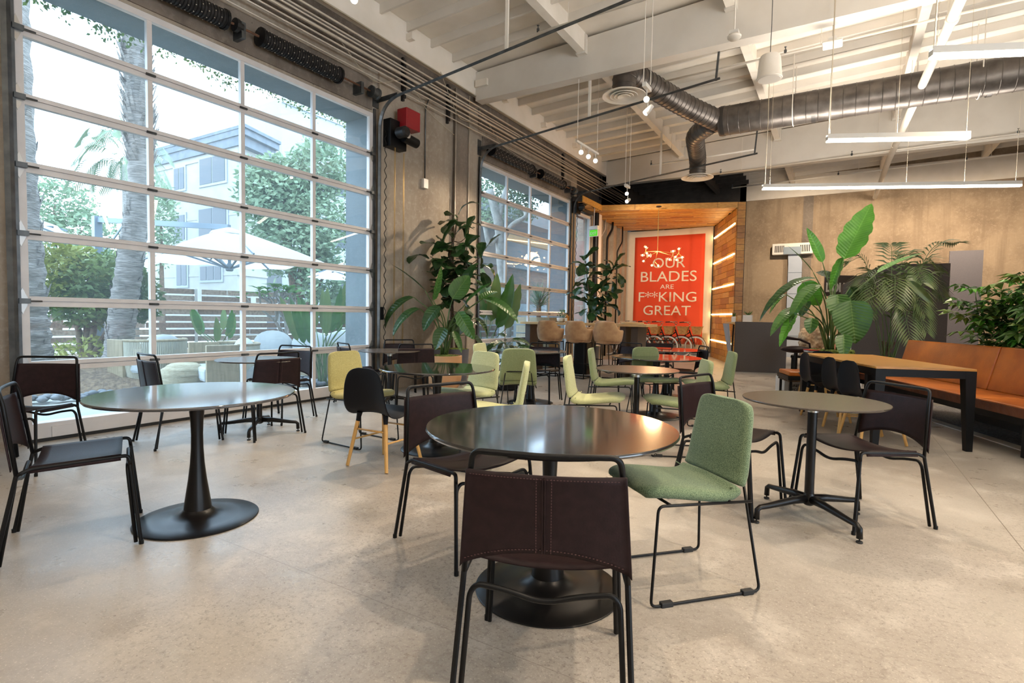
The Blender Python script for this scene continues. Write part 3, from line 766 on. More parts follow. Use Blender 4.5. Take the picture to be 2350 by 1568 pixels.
# ------------------------------------------------------------------ side entrance: glazed door, pipe, white column
gd = struct(thing('door_3'))
yA, yB = 13.42, 14.48
MB().box(-.14, -.06, yA, yA + .06, 0, 4.05).box(-.14, -.06, yB - .06, yB, 0, 4.05).box(-.14, -.06, yA, yB, 4.0, 4.07).box(-.14, -.06, yA, yB, 0, .1).box(-.13, -.07, yA, yB, 2.55, 2.61).build('door_frame', M['alu'], gd)
MB().box(-.105, -.095, yA + .06, yB - .06, .1, 2.55).build('pane', M['glass'], gd); MB().box(-.105, -.095, yA + .06, yB - .06, 2.61, 4.0).build('pane', M['glass'], gd)
MB().tube([(-.04, yB - .16, .85), (-.04, yB - .16, 1.25)], .014, 8).build('door_handle', M['steel'], gd)
struct(MB().box(-.3, -.03, 14.5, 15.1, 0, 4.15).build('wall_left', M['concrete']))
tag(MB().tube([(.04, 14.66, 0), (.04, 14.66, SZ)], .075, 14).build('downpipe', M['stem'], smooth='auto'), 'thick dark drain pipe standing right of the glazed entrance', 'pipe')
tag(MB().box(-.03, .06, 14.82, 15.02, 0, SZ).build('steel_column', M['alu'], bevel=.006), 'pale painted steel column right of the dark drain pipe', 'column')
for k, (y, x, top) in enumerate(((15.55, -.2, 3.9), (16.15, -.2, 4.0), (17.1, -.22, 3.7))):
    mt = (M['conduit'], M['black'], M['black'])[k]; r = (.014, .035, .022)[k]
    tag(MB().tube(fillet([(x, y, 0), (x, y, top - .3), (x + .12, y + .12, top), (x + .12, y + .12, SZ)], .08), r, 8).build('riser_pipe', mt, smooth=True),
        ['thin steel conduit rising beside the glazed entrance', 'thick black riser pipe between the wall ribs', 'slim black pipe left of the red banner'][k], 'pipe')
ex = thing('exit_sign', 'green illuminated exit sign hanging from the wooden soffit', 'exit sign', at(1357, 535, 15.1))
MB().box(-.14, .14, -.02, .02, -.12, .07).build('housing', M['whiteplastic'], ex, bevel=.004)
MB().box(-.15, .15, -.05, .05, .07, .17).build('canopy', M['whiteplastic'], ex, bevel=.01)
MB().tube([(0, 0, .15), (0, 0, SZ + .04 - ex.location.z)], .012, 6).build('stem', M['alu'], ex)
MB().box(-.125, .125, -.026, -.020, -.105, .055).build('lit_panel', M['exitgreen'], ex)
ex.rotation_euler = (0, 0, R_(-12))
def text(s, size, mt, parent, loc, rot, ext_=.002, sx=1.0, align='CENTER', name='lettering', width=None, bold=0.0):
    c = bpy.data.curves.new(name, 'FONT'); c.body = s; c.size = size; c.extrude = ext_; c.align_x = align; c.offset = bold; c.resolution_u = 4
    c.materials.append(mt)
    tmp = bpy.data.objects.new('t', c); COL.objects.link(tmp)
    dg = bpy.context.evaluated_depsgraph_get(); me = bpy.data.meshes.new_from_object(tmp.evaluated_get(dg))
    bpy.data.objects.remove(tmp)
    if width:
        xs = [v.co.x for v in me.vertices]; sx = width / (max(xs) - min(xs))
    o = link(name, me, parent, loc, rot, (sx, 1, 1)); return o
text('EXIT', .12, M['whiteplastic'], ex, (0, -.028, -.075), (PI / 2, 0, 0), width=.2)

MB().box(.0, .012, 2.03, 2.20, .035, .13).build('lift_plate', M['alu'], bpy.data.objects['door_1'])
fa = thing('fire_alarm', 'small red fire alarm box on the ribbed wall left of the banner', 'alarm', (-.28, 15.92, 1.12)); MB().box(0, .05, -.06, .06, -.08, .08).build('alarm_body', M['opred'], fa, bevel=.005); MB().box(.05, .055, -.03, .03, -.03, .02).build('pull_bar', M['whiteplastic'], fa)
kp_ = thing('wall_keypad', 'grey keypad box above the red fire alarm', 'keypad', (-.28, 15.92, 1.75)); MB().box(0, .05, -.07, .07, -.10, .10).build('keypad_body', M['trackm'], kp_, bevel=.005); MB().box(.05, .055, -.04, .04, .0, .07).build('screen', M['bluesteel'], kp_)
ys_ = thing('photo_eye_sensor', 'small black and yellow sensor box at the foot of the left door jamb', 'sensor', (.03, 1.52, .32)); MB().box(0, .07, -.07, .07, -.07, .07).build('sensor_body', M['black'], ys_, bevel=.006); MB().box(.07, .073, -.05, .05, -.04, .04).build('yellow_face', mat('yellow_plastic', (.75, .60, .02), None, .4), ys_); MB().box(-.03, .02, -.02, .02, -.32, -.07).build('bracket', M['trackm'], ys_)
chain('pull_chain', 1.45, .12, .9, 2.2, 'dark hoist chain hanging at the left picture edge', M['stem'], .0, .008)
# ------------------------------------------------------------------ sling chairs (dark leather hung on black tube)
def grid_mesh(name, fn, nu, nv, mat_, parent, thick=.004, sub=0):
    vs = [fn(i / (nu - 1), j / (nv - 1)) for i in range(nu) for j in range(nv)]
    fs = [(i * nv + j, i * nv + j + 1, (i + 1) * nv + j + 1, (i + 1) * nv + j) for i in range(nu - 1) for j in range(nv - 1)]
    me = bpy.data.meshes.new(name); me.from_pydata(vs, [], fs); me.materials.append(mat_)
    me.polygons.foreach_set('use_smooth', [True] * len(fs))
    o = link(name, me, parent)
    s = o.modifiers.new('solid', 'SOLIDIFY'); s.thickness = thick; s.offset = 0
    return o
def lerp(a, b, t): return a + (b - a) * t
def make_sling(x, y, rz, label):
    t = thing('sling_chair', label, 'chair', (x, y, 0), rz, 'dark leather sling chairs')
    r = .0095
    for s in (-1, 1):
        # rear leg up to the joint, front leg up to the bend
        MB().tube([(.270 * s, -.280, .004), (.249 * s, -.194, .43)], r, 8).lathe([(r + .002, 0), (r + .002, .02)], (.270 * s, -.280, 0), 8).build('leg', M['black'], t, smooth='auto')
        MB().tube([(.261 * s, .285, .004), (.240 * s, .243, .42)], r, 8).lathe([(r + .002, 0), (r + .002, .02)], (.261 * s, .285, 0), 8).build('leg', M['black'], t, smooth='auto')
        P = fillet([(.240 * s, .243, .42), (.237 * s, .238, .468), (.240 * s, -.15, .452), (.249 * s, -.194, .43)], .035, 5)
        MB().tube(P, r, 8).build('seat_rail', M['black'], t, smooth=True)
    P = fillet([(-.249, -.194, .43), (-.223, -.237, .766), (-.214, -.253, .823), (-.10, -.268, .823), (0, -.275, .821), (.10, -.268, .823), (.214, -.253, .823), (.223, -.237, .766), (.249, -.194, .43)], [0, .02, .045, .05, .05, .05, .045, .02, 0], 6)
    MB().tube(P, r, 8).build('back_frame', M['black'], t, smooth=True)
    for yy, zz, kk, nm in ((.262, .405, .232, 'front_stretcher'), (-.262, .39, -.205, 'rear_stretcher')):
        P = fillet([(-.247, yy, .01), (-.228, kk, zz - .02), (-.205, kk, zz + .008), (-.11, kk, zz - .005), (0, kk, zz - .036), (.11, kk, zz - .005), (.205, kk, zz + .008), (.228, kk, zz - .02), (.247, yy, .01)],
                   [0, .03, .03, .1, .1, .1, .03, .03, 0], 5)
        MB().tube(P, r * .95, 8).build(nm, M['black'], t, smooth=True)
    # leather back: two panels rolled round the uprights, arched lower edge
    def back(u, v):
        s = 2 * v - 1; top = .768; bot = .452 + .075 * (1 - abs(s) ** 2.2); z = lerp(bot, top, u)
        k = (z - .446) / (.766 - .446); hw = lerp(.256, .230, k); yb = lerp(-.196, -.240, k)
        a = abs(s)
        if a > .93: w = hw + .004; yy = yb + (a - .965) * -.45; return (math.copysign(w, s), yy, z)
        return (hw * s / .93 * .985, yb - .012 - .030 * (1 - (s / .93) ** 2), z)
    bk = grid_mesh('backrest', back, 13, 29, M['leather'], t, .005)
    def seat(u, v):
        s = 2 * v - 1; yy = lerp(.205, -.150, u) ; a = abs(s)
        zr = lerp(.472, .458, u); hw = .243
        if a > .93: return (math.copysign(hw + .005, s), yy, zr - (a - .93) * .35)
        return (hw * s / .93 * .985, yy + .02 * (1 - s * s) * (1 if u < .5 else -1) * 0, zr + .006 - .034 * (1 - (s / .93) ** 2) * (1 - .2 * u))
    grid_mesh('seat', seat, 9, 25, M['leather'], t, .005)
    # centre seam and stitching on the back
    mb = MB()
    for q in (-.0035, .0035): mb.bar((q, back(.02, .5)[1] - .005, back(0, .5)[2] + .004), (q, back(1, .5)[1] - .005, .764), .004, .003, up=(0, 1, 0))
    mb.build('seam', M['leather'], bk)
    st = MB()
    for q in (-.022, .022):
        for k in range(26):
            z = .53 + k * .009; yb = back((z - .527) / .24, .5)[1] - .0035
            st.box(q - .0012, q + .0012, yb - .001, yb, z, z + .005)
    for k in range(46):
        v = .05 + k * .0196; p = back(.955, v); st.box(p[0] - .0025, p[0] + .0025, p[1] - .0045, p[1] - .003, p[2] - .001, p[2] + .001)
        p = back(.05, v); st.box(p[0] - .0025, p[0] + .0025, p[1] - .0045, p[1] - .003, p[2] - .001, p[2] + .001)
    so = st.build('stitching', M['stitch'], bk); so['kind'] = 'stuff'
    return t
SL = [  # x, y, heading in degrees, label
    (5.346, 1.612, 23.1, 'dark leather sling chair in the front, its seamed back to the camera'),
    (6.301, 4.020, 133.1, 'dark sling chair right of the small brown-grey table, standing before the oak table'),
    (2.735, 1.221, 336.1, 'dark sling chair cut off by the left picture edge, seat seen from the side'),
    (.853, 1.589, 218.2, 'dark sling chair by the left jamb of the near roll-up door, facing the room'),
    (.922, 2.672, 352.8, 'dark sling chair seen nearly edge-on in front of the near roll-up door'),
    (1.283, 3.306, 87.5, 'reddish brown sling chair with seamed back in front of the small table by the window'),
    (.766, 3.860, 193.5, 'dark sling chair behind the small table by the window, facing the camera'),
    (5.548, 3.841, 254.2, 'brown sling chair between the round black table and the green wool armless chair'),
    (4.475, 2.333, 252.4, 'brown leather sling chair left of the round black table, its lit inner back visible'),
    (2.495, 6.798, 189.7, 'dark sling chair in front of the second roll-up door, below the first cowhide stool'),
    (.672, 5.161, 337.6, 'small far sling chair at the window side of the dark table by the coiled cable'),
    (.655, 5.986, 235.7, 'far sling chair facing the camera against the concrete wall, left of the tan pot'),
    (1.20, 5.60, 50.0, 'far sling chair with seamed back just left of the tan plant pot'),
    (4.25, 8.05, 118.0, 'far black sling chair before the splayed wooden jamb, side-on'),
    (3.449, 9.465, 195.6, 'farthest sling chair, its back in front of the bicycle wheels'),
    (3.265, 7.984, 156.1, 'far black sling chair with an empty top bar right of the third cowhide stool'),
]
sl0 = make_sling(SL[0][0], SL[0][1], R_(SL[0][2]), SL[0][3])
for x, y, a, lb in SL[1:]: dup(sl0, (x, y, 0), R_(a), lb)

# ------------------------------------------------------------------ upholstered chairs on wire sleds
def make_wool(x, y, rz, label, fab, name='upholstered_chair'):
    t = thing(name, label, 'chair', (x, y, 0), rz, 'wool chairs on wire sleds')
    seat = shell('seat', [(.262, .466, .13, .004), (.250, .476, .175, .004), (.19, .482, .205, .004), (.05, .470, .215, .010), (-.08, .456, .218, .016), (-.150, .462, .220, .022), (-.185, .490, .220, .024)], fab, t, thick=.054, ns=9, nt=14, sub=1)
    back = shell('backrest', [(-.185, .488, .219, .024), (-.205, .54, .215, .024), (-.220, .62, .208, .020), (-.240, .72, .198, .014), (-.255, .80, .188, .009), (-.262, .838, .165, .006), (-.263, .852, .10, .004)], fab, t, thick=.046, ns=9, nt=16, sub=1)
    r = .0065
    for s in (-1, 1):
        P = fillet([(.145 * s, -.240, .590), (.224 * s, -.307, .008), (.227 * s, .246, .008), (.215 * s, .215, .432), (.205 * s, -.262, .412)], [0, .03, .03, .03, 0], 5)
        MB().tube(P, r, 8).build('sled_leg', M['black'], t, smooth=True)
        for yy in (.17, -.24):
            MB().box(.213 * s - .013 + .012 * s, .213 * s + .013 + .012 * s, yy - .028, yy + .028, .0, .022).build('floor_glide', M['rubber'], t, bevel=.003)
    MB().tube(fillet([(-.145, -.240, .588), (-.06, -.256, .592), (.06, -.256, .592), (.145, -.240, .588)], .03), r, 8).build('back_bar', M['black'], t, smooth=True)
    for yy in (.15, -.14): MB().tube([(-.212, yy, .428), (.212, yy, .428)], r, 8).build('seat_bar', M['black'], t, smooth=True)
    sm = MB().tube([(p[0], p[1], p[2]) for p in [(-.222, -.150, .487), (-.15, -.172, .466), (0, -.184, .462), (.15, -.172, .466), (.222, -.150, .487)]], .003, 5)
    sm.build('piping', fab, seat, smooth=True)
    return t
GL = [
    (5.524, 2.545, 137.6, 'fab_green', 'moss green wool chair on a black wire sled, right of the front sling chair'),
    (2.331, 3.618, 267.6, 'fab_lime', 'yellow-green wool chair by the near roll-up door, beside the black plastic shell chair'),
    (3.029, 4.312, 168.6, 'fab_pale', 'pale lime wool chair right of the tan plant pot, facing left'),
    (2.934, 5.455, 33.6, 'fab_sage', 'sage green wool chair seen from behind, its wire bar across the back'),
    (3.78, 3.66, 118.0, 'fab_pale', 'pale lime wool chair in profile just behind the round black table'),
    (4.208, 4.743, 287.1, 'fab_pale', 'pale yellow-green wool chair in profile left of the copper-toned bistro table'),
    (3.880, 6.078, 286.8, 'fab_sage', 'green wool chair in profile left of the table that mirrors the banner'),
    (4.237, 6.620, 228.7, 'fab_sage', 'green wool chair behind the reflecting black table, below the banner'),
    (4.895, 4.999, 115.2, 'fab_sage', 'green wool chair partly hidden by the brown sling chair beside the round black table'),
    (4.86, 6.55, 112.0, 'fab_sage', 'green wool chair right of the reflecting black table, seen from its outer side'),
    (2.350, 5.942, 280.7, 'fab_pale', 'small far pale green wool chair in front of the low leafy plant'),
]
protos = {}
for x, y, a, f_, lb in GL:
    if f_ not in protos: protos[f_] = make_wool(x, y, R_(a), lb, M[f_])
    else: dup(protos[f_], (x, y, 0), R_(a), lb)

# ------------------------------------------------------------------ black shell chairs on ash legs
def make_shell_chair(x, y, rz, label):
    t = thing('shell_chair', label, 'chair', (x, y, 0), rz, 'black plastic shell chairs with wooden legs')
    shell('shell', [(.205, .430, .12, .002), (.200, .444, .19, .004), (.12, .452, .215, .008), (0, .440, .222, .018), (-.10, .436, .225, .030), (-.165, .462, .226, .042), (-.195, .52, .224, .046), (-.212, .60, .214, .040),
                    (-.226, .69, .196, .030), (-.235, .755, .165, .020), (-.238, .785, .12, .012), (-.238, .798, .06, .006)], M['shellp'], t, thick=.009, ns=11, nt=26, sub=1)
    feet = [(-.205, -.215), (.205, -.215), (-.205, .205), (.205, .205)]
    for fx, fy in feet:
        top = Vector((fx * .66, fy * .66 - .01, .430)); bot = Vector((fx, fy, .004)); k = top.lerp(bot, .16)
        MB().tube([top, k], [.023, .016], 10).build('leg_socket', M['shellp'], t, smooth='auto')
        l_ = MB().tube([k, bot], [.0165, .0135], 12).build('leg', M['ash'], t, smooth='auto')
    def lp(i, z):
        fx, fy = feet[i]; q = (.430 - z) / .426; return Vector((lerp(fx * .66, fx, q), lerp(fy * .66 - .01, fy, q), z))
    for i, j, z in ((0, 1, .30), (2, 3, .30), (0, 2, .215), (1, 3, .215)):
        MB().tube([lp(i, z), lp(j, z)], .0075, 8).build('stretcher', M['ash'], t, smooth=True)
    return t
sh0 = make_shell_chair(3.033, 3.205, R_(2.1), 'black plastic shell chair with ash legs behind the left sling chair, beside the yellow-green chair')
V_ = Vector((-.365, .931, 0)); U_ = Vector((.931, .365, 0)); TN = Vector((6.47, 6.33, 0))
hd = math.degrees(math.atan2(U_.y, U_.x)) - 90
for k, (tv, lb) in enumerate(((.28, 'nearest of three black shell chairs in a row at the oak table'), (.74, 'black shell chair at the oak table, middle one of the row of three'), (1.48, 'black shell chair farthest along the row of three at the oak table'))):
    p = TN + V_ * tv + U_ * .12; dup(sh0, (p.x, p.y, 0), R_(hd + (5, 0, -3)[k]), lb, scale=1.03)
p = TN + V_ * 2.75 + U_ * .45
dup(sh0, (p.x, p.y, 0), R_(hd + 180 - 95), 'black shell chair at the far end of the oak table, facing the camera')

# ------------------------------------------------------------------ tables
def pedestal(x, y, r, label, matt='tabletop', z=.74, br=.325, ang=0):
    t = thing('pedestal_table', label, 'table', (x, y, 0), 0, 'round tables on trumpet pedestals')
    MB().lathe([(r - .02, z - .020), (r - .006, z - .017), (r, z - .009), (r - .001, z - .004), (r - .004, z), (.001, z)], n=96).build('tabletop', M[matt], t, smooth='auto')
    MB().lathe([(br - .003, 0), (br, .003), (br, .006), (br - .004, .009), (.22, .016), (.14, .024), (.10, .036), (.080, .055), (.074, .062)], n=72).build('base', M['stem'], t, smooth='auto')
    pr = [(.073, .060), (.069, .10), (.060, .16), (.048, .24), (.038, .33), (.0325, .42), (.031, .50), (.034, .58), (.041, .65), (.049, .70), (.053, .724)]
    MB().lathe(pr, n=40).build('stem', M['stem'], t, smooth='auto')
    return t
def bistro(x, y, r, label, matt='tabletop_matt', z=.74, ang=45, fr=.37):
    t = thing('bistro_table', label, 'table', (x, y, 0), R_(ang), 'small round tables on four-star bases')
    MB().lathe([(r - .02, z - .013), (r - .006, z - .012), (r - .001, z - .004), (r - .003, z), (.001, z)], n=72).build('tabletop', M[matt], t, smooth='auto')
    MB().add([(-.15, -.02, z - .014), (.15, -.02, z - .014), (.15, .02, z - .014), (-.15, .02, z - .014), (-.03, -.02, z - .055), (.03, -.02, z - .055), (.03, .02, z - .055), (-.03, .02, z - .055)],
             [(0, 1, 2, 3), (7, 6, 5, 4), (0, 4, 5, 1), (1, 5, 6, 2), (2, 6, 7, 3), (3, 7, 4, 0)]).add([(-.02, -.15, z - .014), (.02, -.15, z - .014), (.02, .15, z - .014), (-.02, .15, z - .014), (-.02, -.03, z - .055), (.02, -.03, z - .055), (.02, .03, z - .055), (-.02, .03, z - .055)],
             [(0, 1, 2, 3), (7, 6, 5, 4), (0, 4, 5, 1), (1, 5, 6, 2), (2, 6, 7, 3), (3, 7, 4, 0)]).lathe([(.034, z - .075), (.034, z - .04)], n=16).build('top_bracket', M['steel'], t)
    MB().tube([(0, 0, .12), (0, 0, z - .06)], .027, 20).build('column', M['stem'], t, smooth='auto')
    MB().lathe([(.02, .085), (.036, .095), (.038, .13), (.028, .16)], n=20).build('hub', M['stem'], t, smooth='auto')
    for k in range(4):
        a = k * PI / 2; c, s = math.cos(a), math.sin(a)
        P = [(c * .02, s * .02, .125), (c * .12, s * .12, .122), (c * .30, s * .30, .098), (c * (fr - .022), s * (fr - .022), .094), (c * (fr - .003), s * (fr - .003), .080), (c * fr, s * fr, .025)]
        MB().tube(P, [.026, .023, .017, .016, .016, .017], 10).build('base_arm', M['stem'], t, smooth=True)
        MB().lathe([(.004, .010), (.004, .028)], (c * fr, s * fr, 0), 8).lathe([(.016, 0), (.018, .004), (.016, .010), (.006, .012)], (c * fr, s * fr, 0), 14).build('glide', M['rubber'], t, smooth='auto')
    return t
pedestal(5.078, 2.133, .55, 'large round black pedestal table in the middle front, warm lamp reflections on its top')
pedestal(2.977, 1.728, .532, 'large round pedestal table in the left front mirroring the sky', 'tabletop_semi')
pedestal(3.06, 3.83, .52, 'round black pedestal table with sage and lime chairs, in front of the tan pot', 'tabletop_gloss')
pedestal(4.22, 6.68, .55, 'round glossy table mirroring the red banner, nearer of two', 'tabletop_gloss')
pedestal(3.88, 8.42, .56, 'round glossy table in front of the bicycles, mirroring the banner farther back', 'tabletop_gloss')
pedestal(2.46, 6.62, .50, 'round dark table in front of the second roll-up door', matt='tabletop')
bistro(6.035, 3.78, .402, 'small round brown-grey bistro table on a black star base at the right')
bistro(1.17, 3.33, .40, 'small round bistro table by the near roll-up door, its top grey with sky light', ang=42)
bistro(1.13, 5.22, .40, 'far small dark bistro table beside the coiled cables and the concrete wall', ang=30)
bistro(4.54, 4.96, .385, 'small round copper-toned bistro table between the two profile green chairs', ang=45)
bistro(.92, .98, .40, 'small table cut off by the left picture edge', ang=40)

# big oak table
ot = thing('oak_table', 'long oak-topped table with black steel legs at the right', 'table', TN, math.atan2(U_.y, U_.x) )
LW, LL, LZ = .87, 2.05, .79
MB().box(0, LW, 0, LL, LZ - .022, LZ).build('tabletop', M['oak'], ot, bevel=.003)
for (x0, y0) in ((0, 0), (LW, 0), (0, LL), (LW, LL)):
    sx = 1 if x0 == 0 else -1; sy = 1 if y0 == 0 else -1
    v = [];
    for z, w in ((LZ - .022, .095), (0, .055)):
        for (a, b) in ((0, 0), (1, 0), (1, 1), (0, 1)): v.append((x0 + sx * a * w, y0 + sy * b * w, z))
    MB().add(v, [(0, 1, 2, 3), (7, 6, 5, 4), (0, 4, 5, 1), (1, 5, 6, 2), (2, 6, 7, 3), (3, 7, 4, 0)]).build('leg', M['black'], ot)
for a in ((0, LW, 0, .025), (0, LW, LL - .025, LL), (0, .025, 0, LL), (LW - .025, LW, 0, LL)):
    MB().box(a[0] + .002, a[1] - .002, a[2] + .002, a[3] - .002, LZ - .095, LZ - .023).build('apron', M['black'], ot)

# cognac bench
bo = TN + U_ * 1.12 + V_ * (-2.5)
bn = thing('leather_bench', 'long cognac leather bench on a black steel frame along the hedge', 'bench', bo, math.atan2(U_.y, U_.x))
zs_ = .47; BL = 5.7
for k, (a, b) in enumerate(((0.0, .72), (.73, 3.0), (3.01, BL))):
    MB().box(.02, .60, a, b, zs_ - .09, zs_).build('seat_cushion', M['cognac'], bn, bevel=.02)
for k, (a, b) in enumerate(((0.0, 1.9), (1.91, 3.75), (3.76, BL))):
    v = [(.60, a, zs_ - .01), (.66, a, zs_ - .01), (.80, a, .955), (.73, a, .965), (.60, b, zs_ - .01), (.66, b, zs_ - .01), (.80, b, .955), (.73, b, .965)]
    MB().add(v, [(0, 1, 2, 3), (7, 6, 5, 4), (0, 4, 5, 1), (1, 5, 6, 2), (2, 6, 7, 3), (3, 7, 4, 0)]).build('back_cushion', M['cognac'], bn, bevel=.018)
MB().box(.012, .022, 0.0, BL, zs_ - .10, zs_ - .012).build('front_panel', M['cognac_d'], bn)
MB().box(.05, .62, .02, BL, zs_ - .17, zs_ - .10).build('frame_rail', M['black'], bn)
for (x0, y0) in ((.07, 2.30), (.50, 2.30), (.07, .12), (.50, .12), (.07, 5.4), (.50, 5.4)):
    MB().box(x0, x0 + .08, y0, y0 + .08, 0, zs_ - .17).build('leg', M['black'], bn)
# planter box with schefflera hedge behind the bench
pb = thing('planter_box', 'long dark planter box behind the cognac bench', 'planter', bn.location + U_ * .86, bn.rotation_euler.z)
MB().box(0, .45, -.3, 4.6, 0, .92).build('box', M['greypanel'], pb, bevel=.006); so = MB().box(.02, .43, -.28, 4.58, .90, .935).build('soil', M['moss'], pb)
# rug strip on the floor beyond the bench
M['rug'] = mat('grey_loop_rug', (.14, .13, .13), (.34, .32, .31), .95, scale=60, bump=.6, bscale=90, stretch=(1, 1, 1))
rg = thing('floor_rug', 'grey textured rug running under the bench with a pale border', 'rug', bn.location + U_ * .30, bn.rotation_euler.z)
MB().box(.10, 2.6, -1, 5.6, 0, .008).build('pile', M['rug'], rg)
MB().box(-.03, .10, -1, 5.6, 0, .009).build('border', M['canvas'], rg)

# ------------------------------------------------------------------ cowhide bar stools and the high table
def make_stool(x, y, label):
    t = thing('bar_stool', label, 'bar stool', (x, y, 0), 0, 'cowhide bar stools at the high table')
    # tub: bent around the sitter, open to +y
    vs = []; fs = []; N, K = 25, 7
    for i in range(N):
        a = lerp(-PI * 1.02, PI * .02, i / (N - 1)); hgt = .40 if .27 < i / (N - 1) < .73 else (.40 - .16 * min(1, abs((i / (N - 1)) - (.27 if i / (N - 1) < .5 else .73)) / .07))
        rx, ry = .265, .235
        for k in range(K):
            q = k / (K - 1); z = .74 + q * hgt; fl = 1 + .06 * q - .10 * (1 - q) ** 3
            vs.append((rx * fl * math.cos(a), ry * fl * math.sin(a) * (1 if math.sin(a) < 0 else 1) , z))
    for i in range(N - 1):
        for k in range(K - 1): fs.append((i * K + k, i * K + k + 1, (i + 1) * K + k + 1, (i + 1) * K + k))
    me = bpy.data.meshes.new('backrest'); me.from_pydata(vs, [], fs); me.materials.append(M['hide']); me.polygons.foreach_set('use_smooth', [True] * len(fs))
    o = link('backrest', me, t); s = o.modifiers.new('s', 'SOLIDIFY'); s.thickness = .05; s.offset = 0; ss = o.modifiers.new('b', 'SUBSURF'); ss.levels = 1; ss.render_levels = 1
    MB().lathe([(.20, .70), (.235, .72), (.235, .80), (.21, .82), (.001, .825)], n=28).build('seat', M['hide'], t, smooth='auto')
    for sx in (-1, 1):
        for sy in (-1, 1): MB().tube([(sx * .20, sy * .18, .715), (sx * .225, sy * .21, 0.0)], .011, 8).build('leg', M['black'], t, smooth=True)
    for a, b in (((-.22, -.205), (.22, -.205)), ((-.22, .205), (.22, .205)), ((-.22, -.205), (-.22, .205)), ((.22, -.205), (.22, .205))):
        MB().tube([(a[0], a[1], .012), (b[0], b[1], .012)], .010, 6).build('floor_bar', M['black'], t)
    MB().tube([(-.218, .20, .26), (.218, .20, .26)], .010, 8).build('foot_rest', M['black'], t)
    MB().tube([(-.20, -.18, .70), (.20, -.18, .70), (.20, .18, .70), (-.20, .18, .70)], .011, 6, closed=True).build('seat_frame', M['black'], t)
    return t
st0 = make_stool(1.03, 10.02, 'cowhide tub bar stool nearest to the window, first of three')
dup(st0, (1.68, 10.0, 0), R_(-4), 'cowhide tub bar stool in the middle of the three')
dup(st0, (2.30, 9.98, 0), R_(3), 'cowhide tub bar stool on the right, beside the black table columns')
dup(st0, (1.35, 11.75, 0), R_(180), 'cowhide bar stool behind the high table, seen between the first two stools')
dup(st0, (2.02, 11.75, 0), R_(184), 'cowhide bar stool behind the high table, seen between the last two stools')
ht = thing('high_table', 'long pale oak bar-height table in front of the side entrance', 'table', (.05, 10.42, 0))
MB().box(.0, 2.86, 0, .75, 1.04, 1.09).build('tabletop', M['pine'], ht, bevel=.004)
for x0 in (.10, 2.30): MB().box(x0, x0 + .12, .06, .69, 0, 1.04).build('leg', M['greypanel'], ht)
MB().box(2.52, 2.66, .10, .66, 0, 1.04).build('leg', M['greypanel'], ht)
MB().box(.2, 2.4, .34, .40, .10, .16).build('foot_rail', M['black'], ht)
MB().box(1.28, 1.56, .12, .62, 0, .90).build('bin_cabinet', M['black'], ht, bevel=.02)
pw = thing('succulent_bowl', 'white bowl with a small succulent on the high table', 'plant', (.92, 10.72, 1.09))
MB().lathe([(.05, 0), (.095, .03), (.105, .09), (.10, .10)], n=20).build('bowl', M['whiteplastic'], pw, smooth='auto')
mb = MB(); rnd = random.Random(4)
for k in range(42):
    a = rnd.uniform(0, 2 * PI); r_ = rnd.uniform(.02, .13); zz = rnd.uniform(.11, .27); c = Vector((r_ * math.cos(a), r_ * math.sin(a), zz))
    mb.ball(c, rnd.uniform(.012, .024), 5, 4, sc=(1, 1, .6))
tag(mb.build('leaves', M['leaf_sch'], pw), kind='stuff')
bt = thing('amber_bottle', 'small amber glass bottle on the high table', 'bottle', (1.10, 10.62, 1.09))
MB().lathe([(.042, 0), (.045, .01), (.045, .13), (.02, .16), (.018, .18)], n=18).build('glass_body', M['amber'], bt, smooth='auto'); MB().lathe([(.012, .18), (.012, .21), (.02, .212)], n=10).build('pump', M['black'], bt)
MB().box(-.028, .028, -.047, -.043, .03, .10).build('paper_label', M['canvas'], bt)
tr = thing('wooden_tray', 'low pale round tray on the right end of the high table', 'tray', (2.52, 10.75, 1.09))
MB().lathe([(.21, 0), (.23, .004), (.23, .035), (.215, .036), (.21, .012), (.001, .012)], n=32).build('tray_body', M['pine'], tr, smooth='auto')

# ------------------------------------------------------------------ reception counter
ct = thing('reception_counter', 'dark grey panelled reception counter in front of the wooden jamb', 'counter', (4.06, 13.52, 0), math.atan2(.365, .931))
MB().box(0, 1.13, 0, .06, 0, 1.17).build('front_panel', M['greypanel'], ct, bevel=.003)
MB().box(-.10, 1.0, .06, .72, 1.12, 1.16).build('worktop', M['pine'], ct)
MB().extr([(-.03, .07, 0), (-.03, .16, 0), (-.16, .62, 1.12), (-.16, .07, 1.12)], (.03, 0, 0)).build('side_panel', M['stucco2'], ct)
MB().bar((-.06, .10, 0), (-.02, .10, 1.1), .03, .03).bar((1.05, .5, 0), (1.05, .5, 1.12), .05, .05).build('leg', M['black'], ct)
for k, (x, lb, g) in enumerate(((.02, 'small white pot with a green succulent at the left end of the counter', 1), (.15, 'small brown ceramic pot on the counter between two white ones', 0), (.34, 'larger white cube pot with a succulent on the counter', 2))):
    q = ct.location + U_ * x + V_ * .3
    pt = thing('succulent_pot', lb, 'pot', (q.x, q.y, 1.16), 0, 'pots on the reception counter')
    w = (.045, .045, .10)[k]; h = (.13, .16, .17)[k]
    MB().box(-w, w, -w, w, 0, h).build('pot', (M['whiteplastic'], M['hide'], M['whiteplastic'])[k], pt, bevel=.004)
    if g:
        mb = MB()
        for j in range(14):
            a = j * 2.4; mb.tube([(0, 0, h), (math.cos(a) * .05 * g, math.sin(a) * .05 * g, h + .05 + .004 * j)], [.012, .002], 5)
        tag(mb.build('leaves', M['leaf_mid'], pt), kind='stuff')
